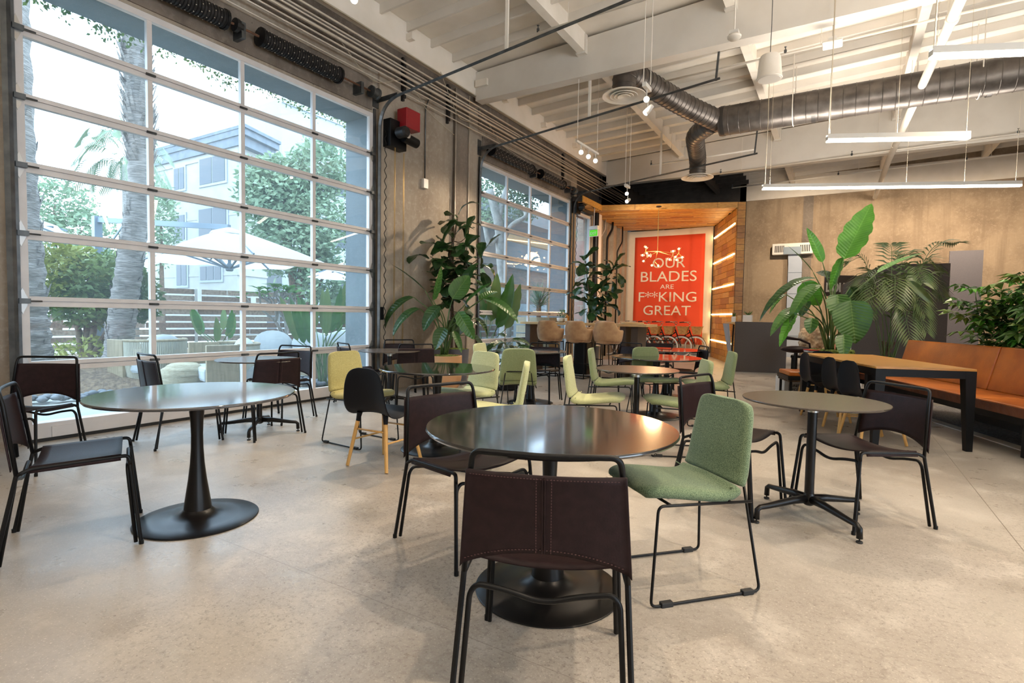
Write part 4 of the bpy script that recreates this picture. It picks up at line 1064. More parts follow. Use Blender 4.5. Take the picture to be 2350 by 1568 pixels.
# ------------------------------------------------------------------ banner with its wording
BY = 18.30
bn_ = thing('wall_banner', 'tall red banner with cream lettering and a white border, hung behind the bicycles', 'banner', (0, BY, 0))
def ap(px, py): # point of the banner plane
    r = _R * ((px - 1175) / FPX) + _F; 
    ry = r.y; t_ = (BY - 0) / ry; lat = (px - 1175) / FPX * t_; p = CAM + _R * lat + _F * t_
    return Vector((p.x, 0, 1.223 - (py - hz(px)) * t_ / FPX))
BX0, BX1 = ap(1431, 531).x, ap(1629, 517).x; BZ1 = 4.19; BZ0 = ap(1620, 808).z
def cloth(u, v):
    x = lerp(BX0, BX1, v); z = lerp(BZ0, BZ1, u); e = abs(2 * v - 1)
    return (x, -.02 + .010 * math.sin(9 * v + 3 * u) * (1 - u * .5), z - .02 * math.sin(PI * v) * u)
grid_mesh('canvas', cloth, 16, 20, M['canvas'], bn_, .004)
rx0, rx1 = ap(1452, 547).x, ap(1611.5, 538).x; rz1 = ap(1530, 543).z; rz0 = ap(1470, 786).z
grid_mesh('red_print', lambda u, v: (lerp(rx0, rx1, v), cloth(0.5 * (u), v)[1] - .014, lerp(rz0, rz1, u)), 16, 20, M['red'], bn_, .003)
for s_, l_, r_, top, bot in (('OUR', 1493, 1567, 592.5, 615.5), ('BLADES', 1467, 1594, 623, 646.5), ('ARE', 1512.5, 1543.5, 653.5, 663.5), ('F**KING', 1464, 1595.5, 670.5, 692.5), ('GREAT', 1475, 1583, 701.5, 723.5)):
    a, b = ap(l_, bot), ap(r_, bot); w = b.x - a.x; h = ap((l_ + r_) / 2, top).z - ap((l_ + r_) / 2, bot).z
    o = text(s_, h / .70, M['letter'], bn_, ((a.x + b.x) / 2, -.047, ap((l_ + r_) / 2, bot).z), (PI / 2, 0, 0), width=w, bold=.0)
# ------------------------------------------------------------------ bicycles
M['tyre'] = mat('white_wall_tyre', (.62, .62, .66), None, .5); M['frame_black'] = mat('black_bicycle_frame', (.012, .013, .02), None, .25)
M['wicker'] = mat('wicker_basket', (.42, .24, .09), (.27, .14, .05), .7, scale=14, bump=.6, bscale=40)
def make_bike(loc, rz, label):
    t = thing('bicycle', label, 'bicycle', loc, rz, 'bicycles parked below the banner')
    R0 = .335
    def wheel(y, nm, steer=0):
        w = thing(nm); w.parent = t; w.location = (0, y, R0)
        # lies in the plane x = 0
        MB().tube([(0, R0 * .94 * math.cos(a), R0 * .94 * math.sin(a)) for a in np.linspace(0, 2 * PI, 41)[:-1]], .020, 8, closed=True).build('tyre', M['tyre'], w, smooth=True)
        MB().tube([(0, R0 * math.cos(a), R0 * math.sin(a)) for a in np.linspace(0, 2 * PI, 41)[:-1]], .014, 6, closed=True).build('tread', M['rubber'], w, smooth=True)
        MB().tube([(0, R0 * .86 * math.cos(a), R0 * .86 * math.sin(a)) for a in np.linspace(0, 2 * PI, 41)[:-1]], .010, 6, closed=True).build('rim', M['steel'], w, smooth=True)
        mb = MB()
        for k in range(28):
            a = 2 * PI * k / 28; s = .03 if k % 2 else -.03; mb.tube([(s, .03 * math.cos(a + .6), .03 * math.sin(a + .6)), (0, R0 * .86 * math.cos(a), R0 * .86 * math.sin(a))], .0028, 3, caps=False)
        tag(mb.build('spokes', M['steel'], w), kind='stuff')
        MB().tube([(-.05, 0, 0), (.05, 0, 0)], .022, 10).build('hub', M['steel'], w)
    wheel(0, 'front_wheel'); wheel(1.08, 'rear_wheel')
    for s in (-1, 1): MB().tube([(.045 * s, 0, R0), (.045 * s, .10, .62), (.02 * s, .14, .70)], .012, 6).build('fork_blade', M['frame_black'], t, smooth=True)
    MB().tube([(0, .13, .68), (0, .20, .86)], .020, 8).build('head_tube', M['frame_black'], t, smooth=True)
    P = [tuple(p) for p in catmull([(0, .17, .80), (0, .42, .60), (0, .64, .36)], 10)]
    MB().tube(P, .019, 8).tube([(0, .64, .36), (0, .80, .78)], .016, 8).tube([(.03, 1.08, R0), (0, .66, .34)], .010, 6).tube([(.03, 1.08, R0), (0, .77, .70)], .009, 6).tube([(-.03, 1.08, R0), (0, .66, .34)], .010, 6).tube([(-.03, 1.08, R0), (0, .77, .70)], .009, 6).build('frame', M['frame_black'], t, smooth=True)
    MB().ball((0, .84, .86), .09, 12, 8, sc=(.95, 1.5, .45)).build('saddle', M['hide'], t, smooth=True); MB().tube([(0, .80, .78), (0, .82, .84)], .012, 6).build('seat_post', M['steel'], t)
    MB().tube([(0, .20, .84), (0, .22, .97), (0, .18, 1.02)], .013, 8).build('stem', M['steel'], t, smooth=True)
    P = fillet([(-.29, .42, 1.10), (-.27, .22, 1.12), (-.06, .17, 1.03), (.06, .17, 1.03), (.27, .22, 1.12), (.29, .42, 1.10)], .07, 5)
    MB().tube(P, .011, 8).build('handlebar', M['steel'], t, smooth=True)
    for s in (-1, 1): MB().tube([(s * .288, .30, 1.108), (s * .291, .44, 1.098)], .017, 8).build('grip', M['rubber'], t, smooth=True)
    v = []
    for z, w, d in ((.72, .13, .10), (.96, .19, .14)):
        for sx, sy in ((-1, -1), (1, -1), (1, 1), (-1, 1)): v.append((sx * w, -.04 + sy * d, z))
    MB().add(v, [(0, 3, 2, 1), (0, 1, 5, 4), (1, 2, 6, 5), (2, 3, 7, 6), (3, 0, 4, 7)]).tube([(-.195, -.185, .965), (.195, -.185, .965), (.195, .105, .965), (-.195, .105, .965)], .014, 6, closed=True).build('basket', M['wicker'], t)
    P = [(0, (R0 + .03) * math.cos(a), R0 + (R0 + .03) * math.sin(a)) for a in np.linspace(.5, 2.4, 12)]
    MB().tube(P, .016, 6, flat=.4).build('mudguard', M['frame_black'], t, smooth=True)
    MB().tube([(-.02, .66, .34), (-.10, .62, .02)], .009, 6).build('kickstand', M['steel'], t)
    MB().lathe([(.02, -.0), (.09, .004), (.09, .012), (.02, .014)], (.03, .64, .34), 16, axis='x').build('chainring', M['steel'], t)
    return t
# front wheels stand in a row; px columns of the hubs in the photograph give the row
bk0 = None
for k, px in enumerate((1471, 1501, 1532, 1564, 1596)):
    q = at(px, 794, 17.1)
    lb = ['leftmost', 'second', 'middle', 'fourth', 'rightmost'][k] + ' of the five basket bicycles with white-wall tyres'
    rz = R_(90 + (2, -1, 3, 0, 1)[k])
    if bk0 is None: bk0 = make_bike((q.x, q.y, 0), rz, lb)
    else: dup(bk0, (q.x, q.y, 0), rz, lb)
# ------------------------------------------------------------------ chandelier
cz = thing('globe_chandelier', 'brass chandelier with glowing glass globes in front of the red banner', 'chandelier', (at(1503, 510, 14.6).x, at(1503, 510, 14.6).y, SZ))
zc = at(1503, 578, 14.6).z - SZ
MB().lathe([(.001, 0), (.07, 0), (.07, -.02), (.01, -.03)], n=20).build('canopy', M['stem'], cz); MB().tube([(0, 0, -.02), (0, 0, zc)], .008, 8).build('stem', M['brass'], cz)
rnd = random.Random(2)
arms = [(-.26, -.2, -.02), (-.34, .15, -.14), (.44, -.1, -.15), (.50, .25, -.05), (-.15, .30, -.25)]
for k, (x, y, z) in enumerate(arms):
    b = Vector((x, y, zc + z)); MB().tube([(0, 0, zc), b], .006, 6).build('arm', M['brass'], cz)
    for d in ((0, 0, .12), (-.09, .02, -.09), (.10, -.02, -.11)):
        if (k, d[0]) in ((1, .10), (4, 0)): continue
        c = b + Vector(d)
        g = MB().ball(c, .062, 14, 10).build('glass_globe', M['globe'], cz, smooth=True); MB().ball(c, .026, 10, 8).build('bulb', M['bulb'], g, smooth=True)
        MB().tube([b, c], .005, 5).build('socket', M['brass'], g)
lamp('chandelier_light', 'POINT', (cz.location.x, cz.location.y, SZ + zc - .1), 90, (1, .62, .3), .25)

# ------------------------------------------------------------------ linear pendants
UPW = 34
def linear(a, b, label, w=.065, h=.085, cab=(0.02, .5, .98)):
    a, b = Vector(a), Vector(b); d = (b - a); L = d.length; ang = math.atan2(d.y, d.x)
    t = thing('linear_pendant', label, 'pendant light', a, ang, 'white linear pendants')
    MB().box(0, L, -w / 2, w / 2, .006, h - .03).box(0, L, -w / 2, -w / 2 + .004, h - .03, h).box(0, L, w / 2 - .004, w / 2, h - .03, h).build('housing', M['whiteplastic'], t)
    MB().box(.004, L - .004, -w / 2 - .001, w / 2 + .001, -.012, .022).build('diffuser', M['light_strip'], t)
    l_ = lamp('added_uplight', 'AREA', a.lerp(b, .5) + Vector((0, 0, h + .01)), UPW * L, (1, .93, .84), L * .95, None, size_y=.05); l_.rotation_euler = (PI, 0, ang) if True else None  # upward area lamp added over the housing to brighten the ceiling
    MB().box(.01, L - .01, -w / 2 + .010, w / 2 - .010, h - .030, h - .022).build('top_diffuser', M['light_strip'], t)
    for c in cab:
        x, y = (a + d * c).x, (a + d * c).y
        MB().tube([(L * c, 0, h), (L * c, 0, deckz(x) - .02 - a.z)], .0025, 4).build('suspension_cable', M['cable'], t)
    MB().tube([(L * .01, 0, h), (L * .01 + .012, .0, (deckz(a.x) - a.z) * .5), (L * .01, 0, deckz(a.x) - .02 - a.z)], .006, 6).build('power_cord', M['cable'], t, smooth=True)
    return t
uL = Vector((.914, .405, 0))
p1 = at(1737, 437, 6.9 / 1.0); 
A3_ = at(1737, 438, 7.2 * 1.0)
def lz(px, py, z):  # the point at height z seen at (px, py)
    d = (1.223 - z) * FPX / (py - hz(px)); return at(px, py, d)
a, b = lz(1736, 438, 3.62), lz(2321, 431, 3.62); linear(a, b, 'long glowing linear pendant before the concrete back wall, lowest of the three', cab=(.03, .57, .79, .98))
a, b = lz(1877, 331, 3.62), lz(2198, 325, 3.62); linear(a, b, 'short glowing linear pendant in the middle of the three')
a = lz(2101, 146, 3.62); linear(a, a + uL * 2.6, 'glowing linear pendant at the right picture edge, highest of the three')
linear((3.0, -1.2, 3.62), (6.0, -.1, 3.62), 'added unseen linear pendant over the tables, outside the picture behind the camera'); linear((8.6, 3.2, 3.62), (11.6, 4.5, 3.62), 'added unseen linear pendant at the right, outside the picture')  # pendants out of view, added for more light on the ceiling
linear((1.8, 3.4, 3.62), (4.6, 4.6, 3.72), 'x')  if False else None
linear((9.3, 6.2, 3.62), (13.3, 8.0, 3.62), 'added unseen linear pendant right of the oak table, outside the picture'); linear((1.6, -4.2, 3.62), (5.6, -2.4, 3.62), 'added unseen linear pendant far behind the camera'); linear((8.0, -3.4, 3.62), (12.0, -1.6, 3.62), 'added unseen linear pendant behind the camera at its right')  # three more unseen pendants added to raise the hall's brightness

# ------------------------------------------------------------------ ducts and ceiling diffusers
def duct_tube(mb_name, path, r, parent, mt=None, rib=.19):
    P = [Vector(p) for p in path]; mb = MB().tube(P, r, 28); mb.build(mb_name, mt or M['galv'], parent, smooth='auto')
    # raised seams
    s = MB(); acc = 0; nxt = rib
    for a, b in zip(P[:-1], P[1:]):
        L = (b - a).length; d = (b - a).normalized()
        while nxt < acc + L:
            c = a + d * (nxt - acc); x = d.cross(Vector((0, 0, 1)))
            if x.length < .1: x = Vector((1, 0, 0))
            x.normalize(); y = d.cross(x)
            s.tube([c + (x * math.cos(q) + y * math.sin(q)) * (r + .003) for q in np.linspace(0, 2 * PI, 25)[:-1]], .006, 4, closed=True); nxt += rib
        acc += L
    o = s.build('seam', M['galv'], parent); o['kind'] = 'stuff'
DY, DZ = 11.45, 5.13
dm = thing('main_duct', 'large spiral metal duct crossing below the white ceiling', 'duct', (0, 0, 0))
duct_tube('spiral_pipe', [(3.95, DY, DZ), (14.8, DY - .1, DZ)], .275, dm)
for x in (3.98, 5.55, 8.0, 10.4): MB().tube([(x, DY, DZ), (x + .07, DY, DZ)], .284, 28).build('joint_band', M['galv_dark'], dm, smooth='auto')
for x in (5.25, 7.9, 10.2): 
    P = [(x, DY + .285 * math.cos(q), DZ + .285 * math.sin(q)) for q in np.linspace(0, PI, 14)] ; P = [(x, DY + .285, deckz(x) - .02)] + P + [(x, DY - .285, deckz(x) - .02)]
    MB().tube([(x, DY - .288, deckz(x) - .02), (x, DY - .288, DZ)] + [(x, DY + .288 * math.cos(q), DZ + .288 * math.sin(q)) for q in np.linspace(PI, 2 * PI, 12)] + [(x, DY + .288, deckz(x) - .02)], .009, 5).build('hanger_strap', M['white'], dm)
d1 = thing('branch_duct', 'ribbed branch duct with an elbow running down to the nearer round diffuser', 'duct')
c1 = Vector((2.80, 9.13, 5.05))
duct_tube('spiral_pipe', fillet([c1 + Vector((0, 0, .05)), c1 + Vector((0, 0, .42)), c1 + Vector((.12, .42, .42)), (3.45, 10.75, DZ + .16), (3.95, DY, DZ)], [0, .2, .15, .3, 0], 6), .20, d1, rib=.11)
d2 = thing('branch_duct', 'ribbed branch duct running to the farther round diffuser', 'duct')
c2 = Vector((3.10, 13.42, 4.58))
duct_tube('spiral_pipe', fillet([c2 + Vector((0, 0, .04)), c2 + Vector((0, 0, .34)), (3.14, 13.2, 5.0), (3.36, 11.9, DZ - .04), (3.8, DY, DZ)], [0, .15, .2, .25, 0], 6), .185, d2, rib=.11)
def diffuser(c, r, label):
    t = thing('ceiling_diffuser', label, 'air diffuser', c)
    MB().lathe([(r * .55, .06), (r * .75, .045), (r, .0), (r * .995, -.012), (r * .78, .012), (r * .62, .035)], n=40).build('outer_cone', M['white'], t, smooth='auto')
    for k, q in enumerate((.50, .32, .16)): MB().lathe([(r * q, .030 - k * .012), (r * (q + .14), -.004 - k * .008), (r * (q + .13), -.014 - k * .008), (r * (q - .02), .016 - k * .012)], n=32).build('inner_ring', M['white'], t, smooth='auto')
    MB().lathe([(r * .5, .05), (.001, .05)], n=24, cap=False).build('throat', M['black'], t)
    return t
diffuser(c1, .37, 'white round air diffuser with rings under the nearer branch duct'); diffuser(c2, .37, 'white round air diffuser under the farther branch duct')

# ------------------------------------------------------------------ other ceiling fittings
wp = thing('white_pipe', 'thick white painted pipe running under the beams at the right', 'pipe')
MB().tube([(7.42, 1.0, 5.10), (7.24, 8.25, 5.10), (6.98, 15.8, 5.08), (6.9, 20.2, 5.05)], .062, 16).build('pipe_run', M['white'], wp, smooth='auto')
for y, x in ((5.5, 7.31), (8.9, 7.22), (11.8, 7.12), (14.6, 7.02)):
    MB().tube([(x, y, 5.10), (x, y + .09, 5.10)], .078, 16).build('coupling', M['white'], wp, smooth='auto')
    MB().tube([(x, y, 5.16), (x, y, deckz(x) - .02)], .012, 6).build('hanger_rod', M['white'], wp)
MB().tube([(7.22, 9.0, 5.1), (7.22, 9.0, 5.62)], .05, 12).build('drop_pipe', M['white'], wp, smooth='auto')
for k, (y, z, x0, x1) in enumerate(((7.35, 5.50, 2.05, 9.5), (9.9, 5.46, 2.3, 12), (12.9, 5.40, 3.0, 12.5), (13.6, 5.06, 1.9, 4.3), (16.6, 5.36, 3.0, 12.5), (18.6, 5.42, 3.0, 12.5), (15.05, 5.02, 3.3, 12.5))):
    t = thing('sprinkler_pipe', 'white sprinkler pipe along the ceiling bay, %s counted from the camera' % ['first', 'second', 'third', 'low fourth with drops', 'sixth', 'last', 'fifth'][k], 'pipe')
    MB().tube([(x0, y, z), (x1, y, z + .02 * (x1 - x0))], .019, 8).build('pipe_run', M['white'], t, smooth=True)
    for x in np.arange(x0 + .02, x1, 2.9):
        zz = z + .02 * (x - x0); MB().tube([(x, y, zz), (x, y, zz + .06)], .022, 8).lathe([(.008, .06), (.008, .10), (.02, .105), (.02, .11)], (x, y, zz), 8).build('sprinkler_head', M['trackm'] , t)
        MB().tube([(x + .5, y, zz + .02), (x + .5, y, deckz(x) - .1)], .005, 4).build('hanger_rod', M['white'], t)
sp_ = thing('ceiling_speaker', 'white bucket-shaped loudspeaker hanging from the beam', 'speaker', at(1742, 195, 7.2))
MB().lathe([(.150, .0), (.158, .012), (.150, .03), (.128, .27), (.112, .30), (.001, .305)], n=28).build('cabinet', M['white'], sp_, smooth='auto')
MB().lathe([(.148, .006), (.135, -.004), (.001, -.002)], n=28).build('grille', M['whiteplastic'], sp_, smooth='auto')
MB().tube([(0, 0, .30), (.005, 0, .7), (0, 0, deckz(5.2) - sp_.location.z)], .005, 5).build('hanging_chain', M['trackm'], sp_)
sd = thing('smoke_detector', 'white smoke detector on a thin rod hanging below the near beam', 'smoke detector', at(1660, 104, 6.5))
MB().lathe([(.02, -.03), (.05, -.02), (.075, .0), (.078, .02), (.06, .035), (.001, .04)], n=24).build('sensor_head', M['white'], sd, smooth='auto')
MB().box(-.05, .05, -.05, .05, .035, .075).build('back_box', M['whiteplastic'], sd); MB().tube([(0, 0, .07), (0, 0, 1.42)], .009, 6).build('stem', M['white'], sd)
wa = thing('wireless_access_point', 'flat white access point hanging above the duct', 'router', at(1880, 118, 7.6))
MB().box(-.12, .12, -.12, .12, -.015, .015).build('cover', M['white'], wa, bevel=.012); MB().box(-.05, .05, -.02, .02, .015, .10).build('mount', M['whiteplastic'], wa); MB().tube([(0, 0, .1), (0, 0, .9)], .007, 6).build('stem', M['conduit'], wa)
def spot_head(loc, aim, t, nm='lamp_head'):
    loc = Vector(loc); d = (Vector(aim) - loc).normalized()
    h = MB().tube([loc - d * .09, loc - d * .02, loc + d * .05], [.030, .038, .042], 14).build(nm, M['whiteplastic'], t, smooth='auto')
    MB().tube([loc + d * .048, loc + d * .053], .034, 14).build('lens', M['spotface'], h)
    MB().tube([loc, loc + Vector((0, 0, .14))], .008, 6).build('yoke', M['whiteplastic'], h)
for pos, aim, lb, dirn in (((1.52, 4.25, 4.62), (4, .5, 1.0), 'bright track spot at the top edge near the window wall', (1, 0, 0)), (tuple(at(1468, 238, 7.6)), (5.6, 1.0, 1.0), 'bright spot on white stems in front of the near diffuser', (0, 0, 1)), (tuple(at(1430, 448, 12.2)), (4, 2, 1.3), 'far bright spot above the wooden soffit', (0, 0, 1))):
    t = thing('track_spot', lb, 'spotlight'); spot_head(pos, aim, t)
    MB().box(pos[0] - .03, pos[0] + .03, pos[1] - .12, pos[1] + .12, pos[2] + .13, pos[2] + .19).build('driver_box', M['whiteplastic'], t, bevel=.005)
    for s in (-.05, .05): MB().tube([(pos[0] + s, pos[1], pos[2] + .18), (pos[0] + s, pos[1], deckz(pos[0]) - .02)], .006, 5).build('stem', M['white'], t)
    if dirn[2]: spot_head(Vector(pos) + Vector((.02, 0, -.16)), (1.0, 6, .6), t)
q0, q1 = at(1312, 330, 9.4), at(1362, 360, 9.9)
tk = thing('light_track', 'white ceiling track carrying three bright spots above the second door', 'spotlight')
MB().bar(q0, q1, .035, .035).build('track_bar', M['white'], tk)
for q in (.22, .55, .88): spot_head(q0.lerp(q1, q) + Vector((0, 0, -.14)), (5.5, 2.0, 1.0), tk)
for q in (.05, .95):
    c = q0.lerp(q1, q); MB().tube([c, (c.x, c.y, deckz(c.x) - .02)], .005, 4).build('stem', M['white'], tk)

# ------------------------------------------------------------------ things at the back wall
def bp(px, py, Y=20.35):
    r = _R * ((px - 1175) / FPX) + _F; t_ = Y / r.y; return at(px, py, t_)
hv = thing('wall_heater', 'white slotted wall heater high on the concrete back wall', 'heater', (bp(1766, 575).x, 20.35, 3.40))
MB().box(0, 1.19, -.26, .0, 0, .36).build('casing', M['whiteplastic'], hv, bevel=.01)
for k in list(range(6)) + list(range(15, 21)): MB().box(.08 + k * .05, .105 + k * .05, -.268, -.26, .07, .29).build('slot', M['black'], hv)
MB().box(.34, .86, -.275, -.26, .0, .24).build('plenum', M['bluesteel'], hv)
dx = bp(1803, 600).x
rd = thing('riser_duct', 'pale blue-grey flat duct running down the back wall below the heater', 'duct', (dx, 20.35, 0))
MB().extr([(0, 0, 0), (.42, 0, 0), (.40, 0, 3.15), (.30, 0, 3.45), (-.02, 0, 3.45), (0, 0, 3.1)], (0, -.16, 0)).build('duct_body', mat('pale_blue_duct', (.40, .45, .54), (.36, .41, .50), .45, scale=2), rd)
for z in (.7, 1.4, 2.1, 2.8): MB().box(-.008, .428, -.17, -.16, z, z + .012).build('seam', M['bluesteel'], rd)
tp = thing('slate_panel', 'tall slate-coloured panel leaning before the back wall behind the hedge', 'panel', (bp(2168, 578, 18.6).x, 18.6, 0))
MB().box(0, bp(2245, 576, 18.6).x - bp(2168, 578, 18.6).x, -.04, .04, 0, bp(2200, 577, 18.6).z).build('board', M['greypanel2'], tp)
mp_ = at(1960, 700, 12.2); mq = at(2172, 650, 12.2)
gp = thing('partition_panel', 'wide dark grey partition behind the palm', 'partition', (mp_.x, mp_.y, 0), math.atan2(mq.y - mp_.y, mq.x - mp_.x))
Lp = (Vector((mq.x, mq.y)) - Vector((mp_.x, mp_.y))).length; zt = at(1960, 655, 12.2).z; zt2 = at(2172, 600, 12.2).z
MB().extr([(-.3, 0, 0), (Lp, 0, 0), (Lp, 0, zt2 - .05), (.6, 0, zt2 - .1), (-.3, 0, zt)], (0, .08, 0)).build('panel_face', M['greypanel'], gp)
sg = thing('black_sign', 'black sign reading DOLLAR in white, half hidden behind the bird-of-paradise plant', 'sign', at(1888, 680, 13.2), YAW)
hh = at(1888, 632, 13.2).z - sg.location.z; ww = (1978 - 1888) / FPX * 13.2
MB().box(0, ww, 0, .04, 0, hh).build('board', M['greypanel'], sg)
text('DOLLAR', .30, M['whiteplastic'], sg, (ww * .42, -.006, hh * .22), (PI / 2, 0, 0), width=.78, bold=.012, ext_=.004)
# ------------------------------------------------------------------ leaves
def blade(name, L, Wd, mt, shape='strel', curl=.3, fold=.25, wave=.0, n=12, m=5, twist=0.0, tear=0):
    """a leaf blade growing along +Y from the origin, upper side +Z, drooping by curl"""
    vs = []; fs = []; rnd = random.Random(int(L * 1000) + int(Wd * 977) + int(curl * 100))
    y = z = 0.0; ang = curl * .35
    pts = []
    for i in range(n + 1):
        t = i / n; pts.append((y, z, ang)); ang -= curl * 2.0 / n; y += math.cos(ang) * L / n; z += math.sin(ang) * L / n
    for i, (y, z, a) in enumerate(pts):
        t = i / n
        if shape == 'strel': w = (math.sin(PI * min(1, t * 1.02) ** .72) ** .62) if 0 < t < 1 else .02
        elif shape == 'fiddle': w = (.30 + .70 * t ** 1.3) * (math.sin(PI * min(.999, .08 + .92 * t)) ** .45) * (1 - .22 * math.exp(-((t - .38) / .12) ** 2)) if t < 1 else .05
        else: w = math.sin(PI * (.04 + .95 * t)) ** .8
        w *= Wd / 2
        for k in range(-m, m + 1):
            s = k / m; lift = abs(s) * fold * w + wave * w * math.sin(t * 16 + 2 * s) * abs(s) ** 2
            ny, nz = -math.sin(a), math.cos(a)
            xx = w * s * math.cos(math.atan(fold))
            if tear and abs(s) > .5 and (i % 3 == 0): xx *= .86
            vs.append((xx, y + ny * lift, z + nz * lift))
    q = 2 * m + 1
    for i in range(n):
        for k in range(q - 1): fs.append((i * q + k, i * q + k + 1, (i + 1) * q + k + 1, (i + 1) * q + k))
    # midrib underside thickness
    me = bpy.data.meshes.new(name); me.from_pydata(vs, [], fs); me.materials.append(mt); me.polygons.foreach_set('use_smooth', [True] * len(fs))
    return me
def leaf_mat(base, vein, sc=22):
    m_ = M[base].copy(); m_.name = base + '_veined'; nt = m_.node_tree; n = nt.nodes; l = nt.links
    t = n.new('ShaderNodeTexCoord'); s = n.new('ShaderNodeSeparateXYZ'); l.new(t.outputs['Object'], s.inputs[0])
    ab = n.new('ShaderNodeMath'); ab.operation = 'ABSOLUTE'; l.new(s.outputs['X'], ab.inputs[0])
    r = n.new('ShaderNodeMapRange'); r.inputs[1].default_value = .003; r.inputs[2].default_value = .007; r.inputs[3].default_value = .8; r.inputs[4].default_value = 0; l.new(ab.outputs[0], r.inputs[0])
    sub = n.new('ShaderNodeMath'); sub.operation = 'MULTIPLY_ADD'; sub.inputs[1].default_value = -.55; l.new(ab.outputs[0], sub.inputs[0]); l.new(s.outputs['Y'], sub.inputs[2])
    mu = n.new('ShaderNodeMath'); mu.operation = 'MULTIPLY'; mu.inputs[1].default_value = sc * 6.28; l.new(sub.outputs[0], mu.inputs[0])
    si = n.new('ShaderNodeMath'); si.operation = 'SINE'; l.new(mu.outputs[0], si.inputs[0])
    r2 = n.new('ShaderNodeMapRange'); r2.inputs[1].default_value = .75; r2.inputs[2].default_value = 1; r2.inputs[3].default_value = 0; r2.inputs[4].default_value = .16; l.new(si.outputs[0], r2.inputs[0])
    mx = n.new('ShaderNodeMath'); mx.operation = 'MAXIMUM'; l.new(r.outputs[0], mx.inputs[0]); l.new(r2.outputs[0], mx.inputs[1])
    b = n['Principled BSDF']; old = b.inputs['Base Color'].links[0].from_socket
    c = node_mix(nt, old, vein, mx.outputs[0]); l.new(c, b.inputs['Base Color'])
    bp = n.new('ShaderNodeBump'); bp.inputs['Strength'].default_value = .3; bp.inputs['Distance'].default_value = .006; l.new(si.outputs[0], bp.inputs['Height']); l.new(bp.outputs[0], b.inputs['Normal'])
    return m_
M['strel'] = leaf_mat('leaf_mid', (.14, .26, .06)); M['strel_b'] = leaf_mat('leaf_bright', (.16, .42, .06)); M['strel_d'] = leaf_mat('leaf_dark', (.09, .16, .04)); M['fiddle'] = leaf_mat('leaf_dark', (.08, .15, .05), 9)
def orient(d, up=(0, 0, 1), roll=0.0):
    y = Vector(d).normalized(); x = y.cross(Vector(up))
    if x.length < 1e-3: x = Vector((1, 0, 0))
    x.normalize(); z = x.cross(y)
    m3 = Matrix((x, y, z)).transposed()
    if roll: m3 = m3 @ Matrix.Rotation(roll, 3, 'Y')
    return m3.to_euler()
_bl = {}
def strel_plant(t, base, leaves, mats=('strel',), thick=.011):
    """leaves: (blade base point, tip point, width, curl, roll, mat); stalk runs from the pot to the blade"""
    o0 = t.location
    rnd = random.Random(int(base.x * 100))
    for i, (b, tip, wd, curl, roll, mt) in enumerate(leaves):
        b = Vector(b); tip = Vector(tip); d = tip - b; L = d.length * (1 + .35 * abs(curl))
        me = blade('leaf', L, wd, M[mt], 'strel', curl, .30 if roll == 0 else .22, .03, 14, 4, tear=(i % 3 == 0))
        # face the camera side or up
        toc = (CAM - b); up = Vector((0, 0, 1)) if abs(d.normalized().z) < .75 else Vector((toc.x, toc.y, 0)).normalized()
        up = (up + Vector((toc.x, toc.y, 0)).normalized() * .55).normalized()
        o = link('leaf', me, t, b - o0, orient(d, up, roll))
        root = base + Vector((rnd.uniform(-.07, .07), rnd.uniform(-.07, .07), 0)); mid = root.lerp(b, .55); mid.z += .10; mid.x = lerp(root.x, b.x, .35); mid.y = lerp(root.y, b.y, .35)
        P = [Vector(p) - o0 for p in catmull([root, mid, b], 12)]
        MB().tube(P, [thick * 1.25, thick * .6], 6).build('stalk', M['stalk'], t, smooth=True)
def pot_lathe(t, prof, mt, mossr, mossz, mossmat='moss'):
    MB().lathe(prof, n=48).build('pot', M[mt], t, smooth='auto')
    mb = MB(); rnd = random.Random(int(mossr * 1000))
    vs = []
    N = 26
    mb.lathe([(mossr, mossz - .02), (mossr * .95, mossz + .01), (mossr * .6, mossz + .04), (.001, mossz + .055)], n=N, cap=False)
    for k in range(110):
        a = rnd.uniform(0, 2 * PI); r = mossr * math.sqrt(rnd.random()) * .97; mb.ball((r * math.cos(a), r * math.sin(a), mossz + .03 * (1 - r / mossr) + .01), rnd.uniform(.012, .028), 5, 4)
    tag(mb.build('moss', M[mossmat], t, smooth=True), kind='stuff')

